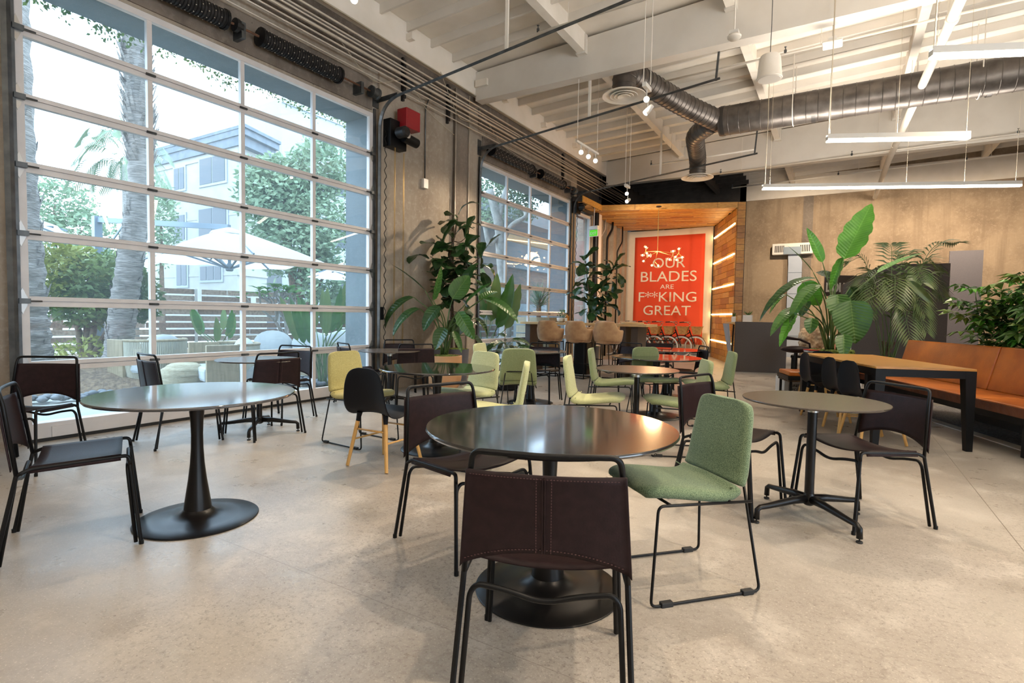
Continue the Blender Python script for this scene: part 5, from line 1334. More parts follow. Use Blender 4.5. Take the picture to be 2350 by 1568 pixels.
# tan pot with the bird-of-paradise plant
sp1 = thing('bird_of_paradise_plant', 'big-leaved bird-of-paradise plant in a round tan clay pot by the concrete wall', 'potted plant', (.727, 6.88, 0))
pot_lathe(sp1, [(.13, 0), (.20, .02), (.255, .10), (.275, .20), (.28, .34), (.278, .56), (.262, .565), (.258, .53)], 'terracotta', .255, .53)
def A(px, py, d): return at(px, py, d)
S1 = [((975, 668, 8.5), (905, 604, 8.45), .17, .12, .6, 'strel_d'), ((948, 682, 8.6), (873, 714, 8.3), .17, .75, 0, 'strel_d'), ((961, 708, 8.4), (897, 739, 8.1), .16, .65, 0, 'strel_d'),
      ((993, 690, 8.4), (1013, 612, 8.4), .17, .05, .9, 'strel'), ((1008, 703, 8.4), (968, 744, 8.2), .24, .45, 0, 'strel_d'), ((1037, 686, 8.7), (1072, 632, 8.8), .32, .2, -.2, 'strel'),
      ((1066, 699, 8.5), (1120, 646, 8.4), .26, .12, -.3, 'strel'), ((1108, 686, 8.5), (1184, 708, 8.2), .20, .5, 0, 'strel'), ((1098, 690, 8.7), (1136, 662, 8.9), .16, .3, 0, 'strel'),
      ((1050, 716, 8.2), (1084, 772, 8.1), .24, .35, 0, 'strel'), ((1020, 752, 8.2), (998, 792, 8.0), .22, .35, 0, 'strel_d'), ((1046, 740, 8.6), (1095, 735, 8.7), .15, .4, 0, 'strel_d'),
      ((1078, 768, 8.6), (1112, 790, 8.6), .14, .3, 0, 'strel_d'), ((1003, 730, 8.8), (985, 700, 9.0), .18, .2, 0, 'strel_d'), ((1040, 760, 8.4), (1060, 800, 8.2), .12, .3, 0, 'strel'), ((1090, 730, 8.7), (1125, 760, 8.7), .13, .5, 0, 'strel_d')]
strel_plant(sp1, Vector((.727, 6.88, .55)), [(A(*a), A(*b), w, c, r, m_) for a, b, w, c, r, m_ in S1])
# blue-grey pots with moss
gp1 = thing('grey_planter', 'blue-grey tapered planter with moss, left of the tan pot by the wall', 'planter', (.24, 7.28, 0)); pot_lathe(gp1, [(.11, 0), (.14, .02), (.185, .62), (.175, .62), (.16, .58)], 'greypot', .165, .59)
def fiddle_leafset(mt):
    return [blade('leaf', .42, .31, M[mt], 'fiddle', c, .22, .10, 10, 4) for c in (.25, .55, .85)]
FM = fiddle_leafset('fiddle')
def fiddle(t, trunk, clusters, seed, trunk_r=.018, size=1.0):
    o0 = t.location; rnd = random.Random(seed)
    MB().tube([Vector(p) - o0 for p in trunk], [trunk_r * 1.3, trunk_r * .7], 8).build('trunk', M['bark'], t, smooth=True)
    for (c, n_, spread) in clusters:
        c = Vector(c)
        # a twig from the closest trunk point
        tp = min([Vector(p) for p in catmull([tuple(p) for p in trunk], 30)], key=lambda p: (p - c).length + abs(p.z - c.z + .15) * .6)
        MB().tube([Vector(p) - o0 for p in catmull([tp, tp.lerp(c, .5) + Vector((0, 0, -.05)), c], 8)], [.010, .006], 6).build('twig', M['bark'], t, smooth=True)
        for k in range(n_ + 2):
            a = k * 2.4 + rnd.uniform(-.4, .4); el = rnd.uniform(-.5, .6) if k > 1 else rnd.uniform(.6, 1.2)
            d = Vector((math.cos(a) * math.cos(el), math.sin(a) * math.cos(el), math.sin(el)))
            p = c + Vector((0, 0, -.035 * k * spread))
            if p.x + d.x * .45 * size < .06: d.x = abs(d.x) + .25
            if p.x < .08: p.x = .08
            link('leaf', rnd.choice(FM), t, p + d * .04 - o0, orient(d, (0, 0, 1), rnd.uniform(-.5, .5)), size * rnd.uniform(.8, 1.15))
ff1 = thing('fiddle_leaf_fig', 'tall fiddle-leaf fig in a blue-grey pot rising in front of the dark column', 'potted plant', (.42, 7.62, 0))
pot_lathe(ff1, [(.14, 0), (.17, .02), (.21, .62), (.20, .62), (.185, .58)], 'greypot', .19, .59)
D_ = 9.3
trunk1 = [(.42, 7.62, .55), A(1036, 700, D_), A(1046, 620, D_), A(1028, 590, D_), A(1040, 545, D_), A(1045, 505, D_)]
C1 = [(A(1047, 500, D_), 5, 1.0), (A(1040, 545, D_), 7, 1.3), (A(1012, 560, D_), 5, 1), (A(1065, 548, D_), 5, 1), (A(1035, 590, D_), 6, 1.2), (A(985, 590, D_ - .1), 3, .8), (A(1100, 592, D_ - .2), 6, 1.2), (A(1062, 615, D_), 5, 1), (A(1035, 640, D_), 6, 1.2), (A(1010, 660, D_), 5, 1), (A(1030, 700, D_), 5, 1.2), (A(1060, 670, D_), 4, 1), (A(1000, 630, D_), 4, 1)]
fiddle(ff1, trunk1, C1, 5)
ff2 = thing('fiddle_leaf_fig', 'smaller forked fiddle-leaf fig in front of the glazed side entrance', 'potted plant', (.90, 12.4, 0))
pot_lathe(ff2, [(.16, 0), (.2, .02), (.24, .5), (.23, .5), (.21, .46)], 'greypot', .215, .47)
D_ = 13.35
fiddle(ff2, [(.90, 12.4, .45), A(1352, 735, D_), A(1352, 690, D_), A(1344, 640, D_), A(1340, 600, D_)],
       [(A(1337, 598, D_), 5, 1), (A(1345, 625, D_), 5, 1), (A(1340, 655, D_), 5, 1), (A(1350, 685, D_), 7, 1), (A(1375, 675, D_), 5, 1), (A(1388, 650, D_), 5, 1), (A(1400, 625, D_), 5, 1), (A(1405, 612, D_), 4, 1), (A(1375, 700, D_), 4, 1), (A(1355, 705, D_), 4, 1), (A(1390, 690, D_), 3, 1)], 9, .016, 1.0)
# low leafy plant on the floor
lp = thing('low_leafy_plant', 'low dark-leaved plant in a black pot in front of the second roll-up door', 'potted plant', tuple(A(1165, 800, 8.9).xy) + (0,))
pot_lathe(lp, [(.12, 0), (.18, .02), (.2, .3), (.19, .3), (.17, .28)], 'black', .175, .28)
rnd = random.Random(12)
ll = []
for k in range(24):
    a = k * 2.4; e = rnd.uniform(.1, .5); b = Vector(lp.location) + Vector((math.cos(a) * e * .6, math.sin(a) * e * .6, .42 + rnd.uniform(0, .45))); tip = b + Vector((math.cos(a) * .30, math.sin(a) * .30, rnd.uniform(-.15, .10)))
    ll.append((b, tip, .11, .4, 0, 'strel_d'))
strel_plant(lp, Vector(lp.location) + Vector((0, 0, .3)), ll, thick=.005)

# bird-of-paradise plant at the far end of the oak table
q = A(1908, 806, 8.3)
sp2 = thing('bird_of_paradise_plant', 'bird-of-paradise plant with one tall upright leaf in a black trough', 'potted plant', (q.x, q.y, 0), 0)
MB().box(-.32, .32, -.20, .20, 0, .74).build('trough', M['black'], sp2, bevel=.006)
mb = MB(); rnd = random.Random(8); mb.box(-.30, .30, -.18, .18, .70, .75)
for k in range(200): mb.ball((rnd.uniform(-.29, .29), rnd.uniform(-.17, .17), .76), rnd.uniform(.014, .035), 5, 4)
tag(mb.build('moss', M['moss'], sp2, smooth=True), kind='stuff')
S2 = [((1928, 596, 8.3), (1984, 470, 8.4), .42, .04, -.2, 'strel_b'), ((1880, 603, 8.2), (1844, 526, 8.2), .17, .08, .5, 'strel_b'), ((1860, 626, 8.1), (1805, 563, 8.1), .06, .1, .6, 'strel'),
      ((1868, 640, 8.1), (1752, 660, 7.8), .16, .7, 0, 'strel_d'), ((1874, 654, 8.0), (1812, 697, 7.7), .22, .55, 0, 'strel'), ((1838, 648, 8.4), (1876, 700, 8.3), .34, .15, .2, 'strel_b'),
      ((1924, 592, 8.4), (1899, 660, 8.4), .15, .2, .3, 'strel_b'), ((2006, 627, 8.3), (2102, 573, 8.4), .19, .14, -.3, 'strel_b'), ((1948, 690, 7.9), (1962, 780, 7.7), .52, .20, 0, 'strel'),
      ((1918, 676, 8.1), (1922, 726, 7.9), .34, .25, 0, 'strel'), ((1936, 768, 7.8), (1938, 812, 7.6), .22, .25, 0, 'strel'), ((1827, 708, 8.0), (1773, 735, 7.7), .18, .5, 0, 'strel'),
      ((1822, 720, 8.0), (1790, 776, 7.7), .16, .3, 0, 'strel_b'), ((1862, 730, 8.1), (1858, 760, 8.0), .20, .3, 0, 'strel'), ((2080, 645, 8.2), (2134, 694, 8.0), .12, .45, 0, 'leaf_palm'),
      ((1800, 676, 8.0), (1766, 697, 7.8), .07, .5, 0, 'strel'), ((1945, 660, 8.6), (1975, 700, 8.6), .22, .3, 0, 'strel_d'), ((1850, 690, 8.4), (1835, 720, 8.3), .18, .3, 0, 'strel_d'), ((1900, 640, 8.6), (1870, 620, 8.8), .2, .3, 0, 'strel_d')]
strel_plant(sp2, Vector((q.x, q.y, .74)), [(A(*a), A(*b), w, c, r, m_) for a, b, w, c, r, m_ in S2])

# kentia palm
def frond(t, base, tip, arch, n_=26, ll=.42, mt='leaf_palm', droop=.35):
    base, tip = Vector(base), Vector(tip); o0 = t.location; mid = base.lerp(tip, .55) + Vector((0, 0, arch))
    P = [Vector(p) for p in catmull([base, mid, tip], 30)]
    MB().tube([p - o0 for p in P], [.008, .0025], 5).build('frond_stem', M['stalk'], t, smooth=True)
    mb = MB()
    for k in range(n_):
        i = int(9 + 20 * k / (n_ - 1)); p = P[i]; d = (P[min(i + 1, 29)] - P[i - 1]).normalized(); x = d.cross(Vector((0, 0, 1))).normalized(); u = x.cross(d)
        L = ll * (math.sin(PI * (.22 + .72 * k / n_)) ** .7)
        for s in (-1, 1):
            e = (d * .75 + x * s * .85 + u * .15).normalized(); a = p; b = p + e * L * .5 + Vector((0, 0, -.02)); c = p + e * L + Vector((0, 0, -droop * L)); w = .015 * (1 if ll < .5 else 1.4)
            q_ = e.cross(u).normalized() * w
            mb.add([a - o0, b + q_ - o0, c - o0, b - q_ - o0], [(0, 1, 2, 3)])
    tag(mb.build('leaflets', M[mt], t), kind='stuff')
q = A(2040, 812, 8.9)
kp = thing('kentia_palm', 'kentia palm with feathery fronds between the oak table and the dark partition', 'potted plant', (q.x, q.y, 0))
pot_lathe(kp, [(.18, 0), (.24, .02), (.30, .58), (.285, .58), (.27, .54)], 'black', .275, .58)
rnd = random.Random(21)
FR = [((2065, 655), (2192, 556), 9.0, .12), ((2012, 650), (2032, 562), 9.2, .05), ((1985, 660), (1940, 600), 9.2, .10), ((2070, 680), (2150, 620), 8.7, .15), ((2050, 670), (2120, 720), 8.3, .25), ((1995, 680), (1950, 740), 8.4, .25), ((2030, 660), (2075, 585), 9.4, .1),
      ((2060, 690), (2125, 760), 8.3, .2), ((2010, 670), (1990, 720), 8.2, .3), ((2040, 650), (2110, 650), 8.2, .2), ((2000, 640), (1965, 660), 8.6, .2), ((2055, 700), (2090, 780), 8.2, .15), ((2020, 640), (2050, 700), 8.0, .25), ((2065, 665), (2160, 680), 8.8, .2)]
for (bx, by), (tx, ty), d, ar in FR:
    b0 = Vector((q.x + rnd.uniform(-.08, .08), q.y + rnd.uniform(-.08, .08), .6)); tip = A(tx, ty, d)
    frond(kp, b0, tip, ar + .55, 26, .36)
for k in range(3): MB().tube([(rnd.uniform(-.08, .08), rnd.uniform(-.08, .08), .56), (rnd.uniform(-.1, .1), rnd.uniform(-.1, .1), .9)], .022, 8).build('cane', M['bark'], kp)

# schefflera hedge in the planter box behind the bench
def whorl(mt, n_=8, L=.13):
    mb = MB()
    for k in range(n_):
        a = 2 * PI * k / n_; d = Vector((math.cos(a), math.sin(a), -.12)); x = Vector((-math.sin(a), math.cos(a), 0))
        p0 = d * .015; p1 = d * L * .55; p2 = d * L + Vector((0, 0, -.025)); w = L * .19
        mb.add([p0, p1 + x * w + Vector((0, 0, .008)), p2, p1 - x * w + Vector((0, 0, .008)), p1 - Vector((0, 0, .004))], [(0, 4, 1), (1, 4, 2), (2, 4, 3), (3, 4, 0)])
    return mb.mesh('leaf_whorl', M[mt])
WH = [whorl('leaf_sch'), whorl('leaf_mid', 7, .12), whorl('leaf_sch', 9, .15), whorl('leaf_dark', 8, .13), whorl('leaf_bright', 7, .11)]
bdir = V_.copy(); org = Vector(pb.location); org.z = .93
names = ['nearest the picture edge', 'second from the right edge', 'third from the right edge', 'middle', 'fourth from its far end', 'third from its far end', 'second from its far end', 'last at its far end']
for k in range(8):
    y = .2 + k * .58; p0 = org + bdir * y + U_ * .22
    t = thing('schefflera_shrub', 'schefflera shrub with fingered leaves behind the leather bench, ' + names[k], 'shrub', p0, 0, 'schefflera hedge')
    rnd = random.Random(50 + k); H = (.95, 1.0, .95, .88, .82, .78, .80, .72)[k]
    for s in range(4):
        b = Vector((rnd.uniform(-.14, .14), rnd.uniform(-.2, .2), 0)); tp = b + Vector((rnd.uniform(-.18, .18), rnd.uniform(-.18, .18), H * rnd.uniform(.75, 1)))
        P = [Vector(p) for p in catmull([b, b.lerp(tp, .5) + Vector((rnd.uniform(-.05, .05), rnd.uniform(-.05, .05), 0)), tp], 8)]
        MB().tube(P, [.010, .005], 5).build('stem', M['stalk'], t, smooth=True)
        for j in range(22):
            q_ = P[min(7, 1 + j // 3)] + Vector((rnd.uniform(-.24, .24), rnd.uniform(-.24, .24), rnd.uniform(-.07, .14)))
            link('leaf_whorl', WH[rnd.randrange(5) if j > 1 else 4 if rnd.random() < .4 else 0], t, q_, (rnd.uniform(-.4, .4), rnd.uniform(-.4, .4), rnd.uniform(0, 6)), rnd.uniform(1.0, 1.6))

# ------------------------------------------------------------------ odd things at the far end of the oak table
q = A(1866, 785, 9.3)
dw = thing('driftwood_piece', 'pale gnarled driftwood lump behind the oak table', 'driftwood', (q.x, q.y, .62)); rnd = random.Random(31)
bm_ = bmesh.new(); bmesh.ops.create_icosphere(bm_, subdivisions=4, radius=1)
from mathutils import noise as mn
for v in bm_.verts:
    n_ = mn.noise(v.co * 1.7) * .35 + mn.noise(v.co * 4.2) * .18 + mn.noise(v.co * 9) * .07; v.co = Vector((v.co.x * .20, v.co.y * .16, v.co.z * .27)) * (1 + n_) + Vector((0, 0, .26))
me = bpy.data.meshes.new('root_body'); bm_.to_mesh(me); bm_.free(); me.materials.append(mat('driftwood', (.72, .52, .32), (.30, .17, .08), .7, scale=14, bump=.8, bscale=18)); me.polygons.foreach_set('use_smooth', [True] * len(me.polygons)); link('root_body', me, dw)
sd_ = thing('display_stand', 'dark low stand carrying the driftwood lump', 'stand', (q.x, q.y, 0)); MB().box(-.32, .32, -.18, .18, .58, .62).build('shelf_top', M['black'], sd_)
for sx in (-.29, .29):
    for sy in (-.15, .15): MB().box(sx - .02, sx + .02, sy - .02, sy + .02, 0, .58).build('leg', M['black'], sd_)
q = A(1828, 800, 9.0)
bs = thing('motorbike_seat', 'black leather saddle with a small handlebar beside the driftwood', 'saddle', (q.x, q.y, 0), .3)
MB().ball((0, 0, .74), .2, 16, 10, sc=(1.2, .6, .3)).build('saddle_pad', M['leather'], bs, smooth=True); MB().tube([(-.16, 0, .93), (.05, 0, .91), (.2, 0, .84), (.22, 0, .7)], [.028, .022, .018, .018], 8).build('bar', M['leather'], bs, smooth=True)
MB().tube([(0, 0, .7), (0, 0, .03)], .03, 8).lathe([(.2, 0), (.2, .03), (.03, .04)], n=20).build('post', M['black'], bs)
bk = thing('magazine_stack', 'small stack of magazines on the trough edge at the end of the oak table', 'books', tuple(A(1858, 812, 8.2)), .35); bk.location.z = .742; bk.location.x = sp2.location.x - .22; bk.location.y = sp2.location.y - .10
for k, mt in enumerate(('canvas', 'bluesteel', 'red_shade')): MB().box(-.12, .12, -.09, .09, k * .013, k * .013 + .012).build('magazine', M[mt], bk, rot=(0, 0, .1 * k))
q = A(1822, 852, 8.9)
mc = thing('mail_crate', 'white corrugated mail crate on the floor right of the counter', 'crate', (q.x, q.y, 0), YAW)
MB().box(-.2, .2, -.15, .15, 0, .30).build('crate_body', M['whiteplastic'], mc, bevel=.006)
MB().box(-.15, .15, -.02, .02, .30, .33).build('papers', M['canvas'], mc)
text('UNITED\nPOSTA', .06, M['greypanel'], mc, (.02, -.153, .14), (PI / 2, 0, 0), width=.22)
q = A(1815, 895, 8.6)
db = thing('daybed_frame', 'low black slatted bench with a cognac pad at the far end of the oak table', 'bench', (q.x, q.y, 0), .35)
MB().box(-.1, .9, -.3, .3, .30, .36).build('frame', M['black'], db); MB().box(-.08, .88, -.28, .28, .36, .43).build('seat_pad', M['cognac'], db, bevel=.015)
for sx in (-.05, .85):
    for sy in (-.25, .25): MB().box(sx - .02, sx + .02, sy - .02, sy + .02, 0, .3).build('leg', M['black'], db)
for k in range(6): MB().box(-.09, .89, -.27 + k * .1, -.22 + k * .1, .27, .30).build('slat', M['bark'], db)
q = A(1938, 792, 10.4)
rc = thing('lounge_chair', 'white-framed chair with a red-brown pad seen behind the big plant', 'chair', (q.x, q.y, 0), R_(200))
MB().box(-.24, .24, -.24, .24, .40, .45).build('seat', M['whiteplastic'], rc, bevel=.02); MB().box(-.22, .22, -.27, -.23, .45, .93).build('backrest', M['whiteplastic'], rc, bevel=.04); MB().box(-.17, .17, -.235, -.215, .5, .88).build('back_pad', M['cognac'], rc, bevel=.03)
for sx in (-.2, .2):
    for sy in (-.2, .2): MB().tube([(sx, sy, .4), (sx * 1.15, sy * 1.15, 0)], .014, 8).build('leg', M['whiteplastic'], rc)
# ------------------------------------------------------------------ outside: patio, beds, fence, trees, houses
struct(MB().box(-60, -.60, -30, 60, -.14, -.02).build('ground', M['patio']))
bed = MB(); N = 30; rnd = random.Random(40)
def bump_bed(name, cx, cy, rx, ry, h, mt, parent=None):
    vs = [(cx, cy, h)]; fs = []; K = 9
    for i in range(1, K + 1):
        t = i / K
        for k in range(N):
            a = 2 * PI * k / N; q = 1 + .12 * math.sin(3 * a) + .06 * math.sin(7 * a)
            z = h * (1 - t * t) ** .8 + rnd.uniform(-.02, .02) * (i < K) - .03 * (i == K)
            vs.append((cx + rx * t * q * math.cos(a), cy + ry * t * q * math.sin(a), z))
    for k in range(N): fs.append((0, 1 + k, 1 + (k + 1) % N))
    for i in range(K - 1):
        for k in range(N): fs.append((1 + i * N + k, 1 + (i + 1) * N + k, 1 + (i + 1) * N + (k + 1) % N, 1 + i * N + (k + 1) % N))
    me = bpy.data.meshes.new(name); me.from_pydata(vs, [], fs); me.materials.append(mt); me.polygons.foreach_set('use_smooth', [True] * len(fs))
    o = struct(link(name, me)); return o
bump_bed('ground_bed', -5.2, 3.9, 2.3, 2.6, .34, M['mulch']); bump_bed('ground_bed', -7.6, 6.6, 2.8, 3.4, .25, M['mulch']); bump_bed('ground_bed', -1.75, 7.3, .95, 1.6, .07, M['mulch'])
def pebbles(cx, cy, rx, ry, n_, label, seed, ring=0.0, smin=.03, smax=.065):
    mb = MB(); r_ = random.Random(seed)
    for k in range(n_):
        a = r_.uniform(0, 2 * PI); q = math.sqrt(r_.uniform(ring, 1)); s = r_.uniform(smin, smax)
        mb.ball((cx + rx * q * math.cos(a), cy + ry * q * math.sin(a), .0 + s * .5 + r_.uniform(0, .05)), s, 7, 5, sc=(1.2, .95, .62))
    return tag(mb.build('pebbles', M['pebble'], smooth=True), label, 'pebbles', kind='stuff')
pebbles(-4.7, 3.7, 2.35, 2.5, 700, 'grey river pebbles ringing the mulch bed outside the near roll-up door', 3, .82)
pebbles(-1.35, 6.55, .80, .75, 330, 'grey pebbles around the garden bird-of-paradise plant', 5)
# fence
F0 = Vector((-12.1, 4.4, 0)); F1 = Vector((-8.9, 16.4, 0)); fd = (F1 - F0); FL = fd.length; fd.normalize(); fn = Vector((fd.y, -fd.x, 0))
fe = thing('slat_fence', 'brown horizontal slat fence with galvanised posts behind the garden', 'fence', F0, math.atan2(fd.y, fd.x))
rnd = random.Random(77)
for i in range(5):
    a, b = i * FL / 5, (i + 1) * FL / 5
    MB().box(b - .04, b + .04, -.10, -.03, 0, 1.86).build('post', M['steel'], fe)
    for r_ in range(9):
        z = .06 + r_ * .205; s1 = rnd.uniform(.3, .7)
        for (u, v) in ((a + .03, a + (b - a) * s1 - .01), (a + (b - a) * s1 + .01, b - .03)):
            if r_ in (7, 8) and rnd.random() < .25: u += .15
            MB().box(u, v, -.02, .012, z, z + .155).build('slat', rnd.choice([M['fencewood'], M['fencewood2']]), fe)
# palm trunks
def palm_trunk(name, label, path, r0, r1, shag=0, seed=1):
    P = catmull(path, 90); mb = MB(); rr = []; r_ = random.Random(seed)
    for i in range(90): t = i / 89; rr.append(lerp(r0, r1, min(1, t * 1.6)) * (1 + .05 * math.sin(i * 1.9) + r_.uniform(-.03, .03)) * (1.25 if i < 4 else 1))
    t = thing(name, label, 'tree', path[0])
    mb.tube([tuple(Vector(p) - Vector(path[0])) for p in P], rr, 20); mb.build('trunk', M['palmbark'], t, smooth=True)
    fl = MB()
    for k in range(170 + shag):
        i = r_.randrange(2, 88) if k < 170 else r_.randrange(55, 89); a = r_.uniform(0, 2 * PI); p = Vector(P[i]) - Vector(path[0]); r = rr[i]; c, s = math.cos(a), math.sin(a); L = r_.uniform(.08, .2) * (1.8 if k >= 170 else 1); o_ = .03 if k < 170 else .10
        w = r_.uniform(.03, .07)
        fl.add([p + Vector((c * r - s * w, s * r + c * w, 0)), p + Vector((c * r + s * w, s * r - c * w, 0)), p + Vector((c * (r + o_) + s * w * .4, s * (r + o_) - c * w * .4, L)), p + Vector((c * (r + o_) - s * w * .4, s * (r + o_) + c * w * .4, L))], [(0, 1, 2, 3)])
    tag(fl.build('bark_scales', M['palmbark'], t), kind='stuff')
    cr = MB(); top = Vector(P[-1]) - Vector(path[0])
    for k in range(26):
        a = k * 2.4; e = r_.uniform(-.3, 1.1); d = Vector((math.cos(a) * math.cos(e), math.sin(a) * math.cos(e), math.sin(e)))
        x = d.cross(Vector((0, 0, 1))).normalized()
        for q in range(9):
            s = (q - 4) / 4; cr.add([top + d * .6, top + d * 1.3 + x * (s * .6 + .03), top + d * 1.9 + x * s * .9 + Vector((0, 0, -.4)), top + d * 1.3 + x * (s * .6 - .03)], [(0, 1, 2, 3)])
    tag(cr.build('crown_leaves', M['leaf_palm'], t), kind='stuff')
    return t
palm_trunk('palm_tree', 'thick straight grey palm trunk at the left side of the near roll-up door', [(-4.30, 3.00, .05), (-4.27, 3.03, .7), (-4.28, 3.02, 2.5), (-4.31, 3.0, 5.8), (-4.3, 3.0, 11)], .50, .30, seed=2)
palm_trunk('palm_tree', 'slightly leaning rough palm trunk behind the first muntin of the near roll-up door', [(-5.28, 4.76, .1), (-5.16, 4.83, 1.2), (-5.02, 4.91, 2.2), (-4.86, 5.02, 3.7), (-4.90, 4.98, 6.1), (-4.93, 4.97, 10)], .23, .195, 420, 4)
def crown(mb, c, rad, n_, s, seed, shell_=.55, droop=0.0, asp=.45):
    r_ = random.Random(seed); c = Vector(c)
    for k in range(n_):
        d = Vector((r_.gauss(0, 1), r_.gauss(0, 1), r_.gauss(0, 1))).normalized(); q = r_.uniform(shell_, 1) ** .6
        bmp = 1 + .22 * mn.noise(d * 2.3 + Vector((seed, 0, 0)))
        p = c + Vector((d.x * rad[0], d.y * rad[1], d.z * rad[2])) * q * bmp
        e = Vector((r_.gauss(0, 1), r_.gauss(0, 1), r_.gauss(0, .6) - droop)).normalized(); x = e.cross(Vector((r_.gauss(0, 1), r_.gauss(0, 1), r_.gauss(0, 1)))).normalized()
        L = s * r_.uniform(.7, 1.3); w = L * asp
        mb.add([p, p + e * L * .5 + x * w * .5, p + e * L, p + e * L * .5 - x * w * .5], [(0, 1, 2, 3)])
    return mb
def branches(t, base, tips, r0, mt='bark', seed=1):
    r_ = random.Random(seed)
    for tp in tips:
        base_, tp = Vector(base), Vector(tp); mid = base_.lerp(tp, .45) + Vector((r_.uniform(-.1, .1), r_.uniform(-.1, .1), .1))
        MB().tube([tuple(p) for p in catmull([base_, mid, tp], 12)], [r0, r0 * .4], 8).build('trunk', M[mt], t, smooth=True)
q = A(200, 815, 10.6)
sh = thing('garden_shrub', 'multi-stemmed yellow-green shrub between the two palm trunks', 'shrub', (q.x, q.y, .1))
branches(sh, (0, 0, 0), [(-.5, -.3, 1.5), (-.15, .1, 1.7), (.25, .2, 1.6), (.6, .35, 1.3), (.1, -.1, 1.3)], .075)
for k, (c, rad, n_, mt) in enumerate((((-.3, -.2, 1.72), (.85, .7, .62), 2600, 'leaf_yel'), ((.30, .2, 1.65), (.85, .7, .55), 2400, 'leaf_out'), ((.0, .0, 1.2), (.9, .6, .45), 1700, 'leaf_out'), ((.9, .5, 1.35), (.45, .4, .5), 700, 'leaf_out'), ((.1, 0, .25), (.8, .6, .3), 500, 'leaf_yel'))):
    tag(crown(MB(), c, rad, n_, .13, 60 + k).build('foliage', M[mt], sh), kind='stuff')
q = A(655, 810, 11.2)
fg = thing('frangipani_tree', 'bare-branched frangipani with tufts of light green leaves behind the outdoor sofa', 'tree', (q.x, q.y, 0))
rnd = random.Random(15)
def branch(p, d, L, r, lev):
    e = p + d * L; MB().tube([tuple(x) for x in catmull([p, p.lerp(e, .5) + Vector((rnd.uniform(-.03, .03), rnd.uniform(-.03, .03), 0)), e], 6)], [r, r * .75], 7).build('branch', M['greybark'], fg, smooth=True)
    if lev == 0:
        for k in range(6):
            a = k * 1.05 + rnd.random(); dd = Vector((math.cos(a) * .8, math.sin(a) * .8, .45)); 
            link('leaf', FRL, fg, e, orient(dd), rnd.uniform(.8, 1.2))
        return
    for k in range(2 if lev < 3 else 3):
        a = rnd.uniform(0, 2 * PI); nd = (d + Vector((math.cos(a), math.sin(a), .15)) * .62).normalized(); nd.z = max(nd.z, .25); branch(e, nd.normalized(), L * .74, r * .72, lev - 1)
FRL = blade('leaf', .20, .06, M['leaf_bright'], 'oval', .3, .2, 0, 6, 2)
branch(Vector((0, 0, 0)), Vector((0, 0, 1)), .62, .055, 4)
def big_strel(name, label, loc, n_, H, seed, spread=.5, wd=.16):
    t = thing(name, label, 'plant', loc); r_ = random.Random(seed); lv = []
    for k in range(n_):
        a = k * 2.4; e = r_.uniform(.15, spread); b = Vector(loc) + Vector((math.cos(a) * e, math.sin(a) * e, H * r_.uniform(.45, .7))); d = Vector((math.cos(a) * .35, math.sin(a) * .35, 1)).normalized() * H * .5
        lv.append((b, b + d, wd, .08, .4, 'leaf_out' if k % 2 else 'leaf_mid'))
    strel_plant(t, Vector(loc), lv, thick=.012); return t
q = A(738, 880, 8.9); big_strel('garden_bird_of_paradise', 'upright garden bird-of-paradise plant outside, beside the grey-blue fin', (q.x, q.y, .02), 12, 1.5, 3, .5, .15)
q = A(500, 800, 12.0); big_strel('garden_bird_of_paradise', 'smaller garden bird-of-paradise plant in front of the fence behind the lounge chairs', (q.x, q.y, .02), 8, 1.1, 5, .5)
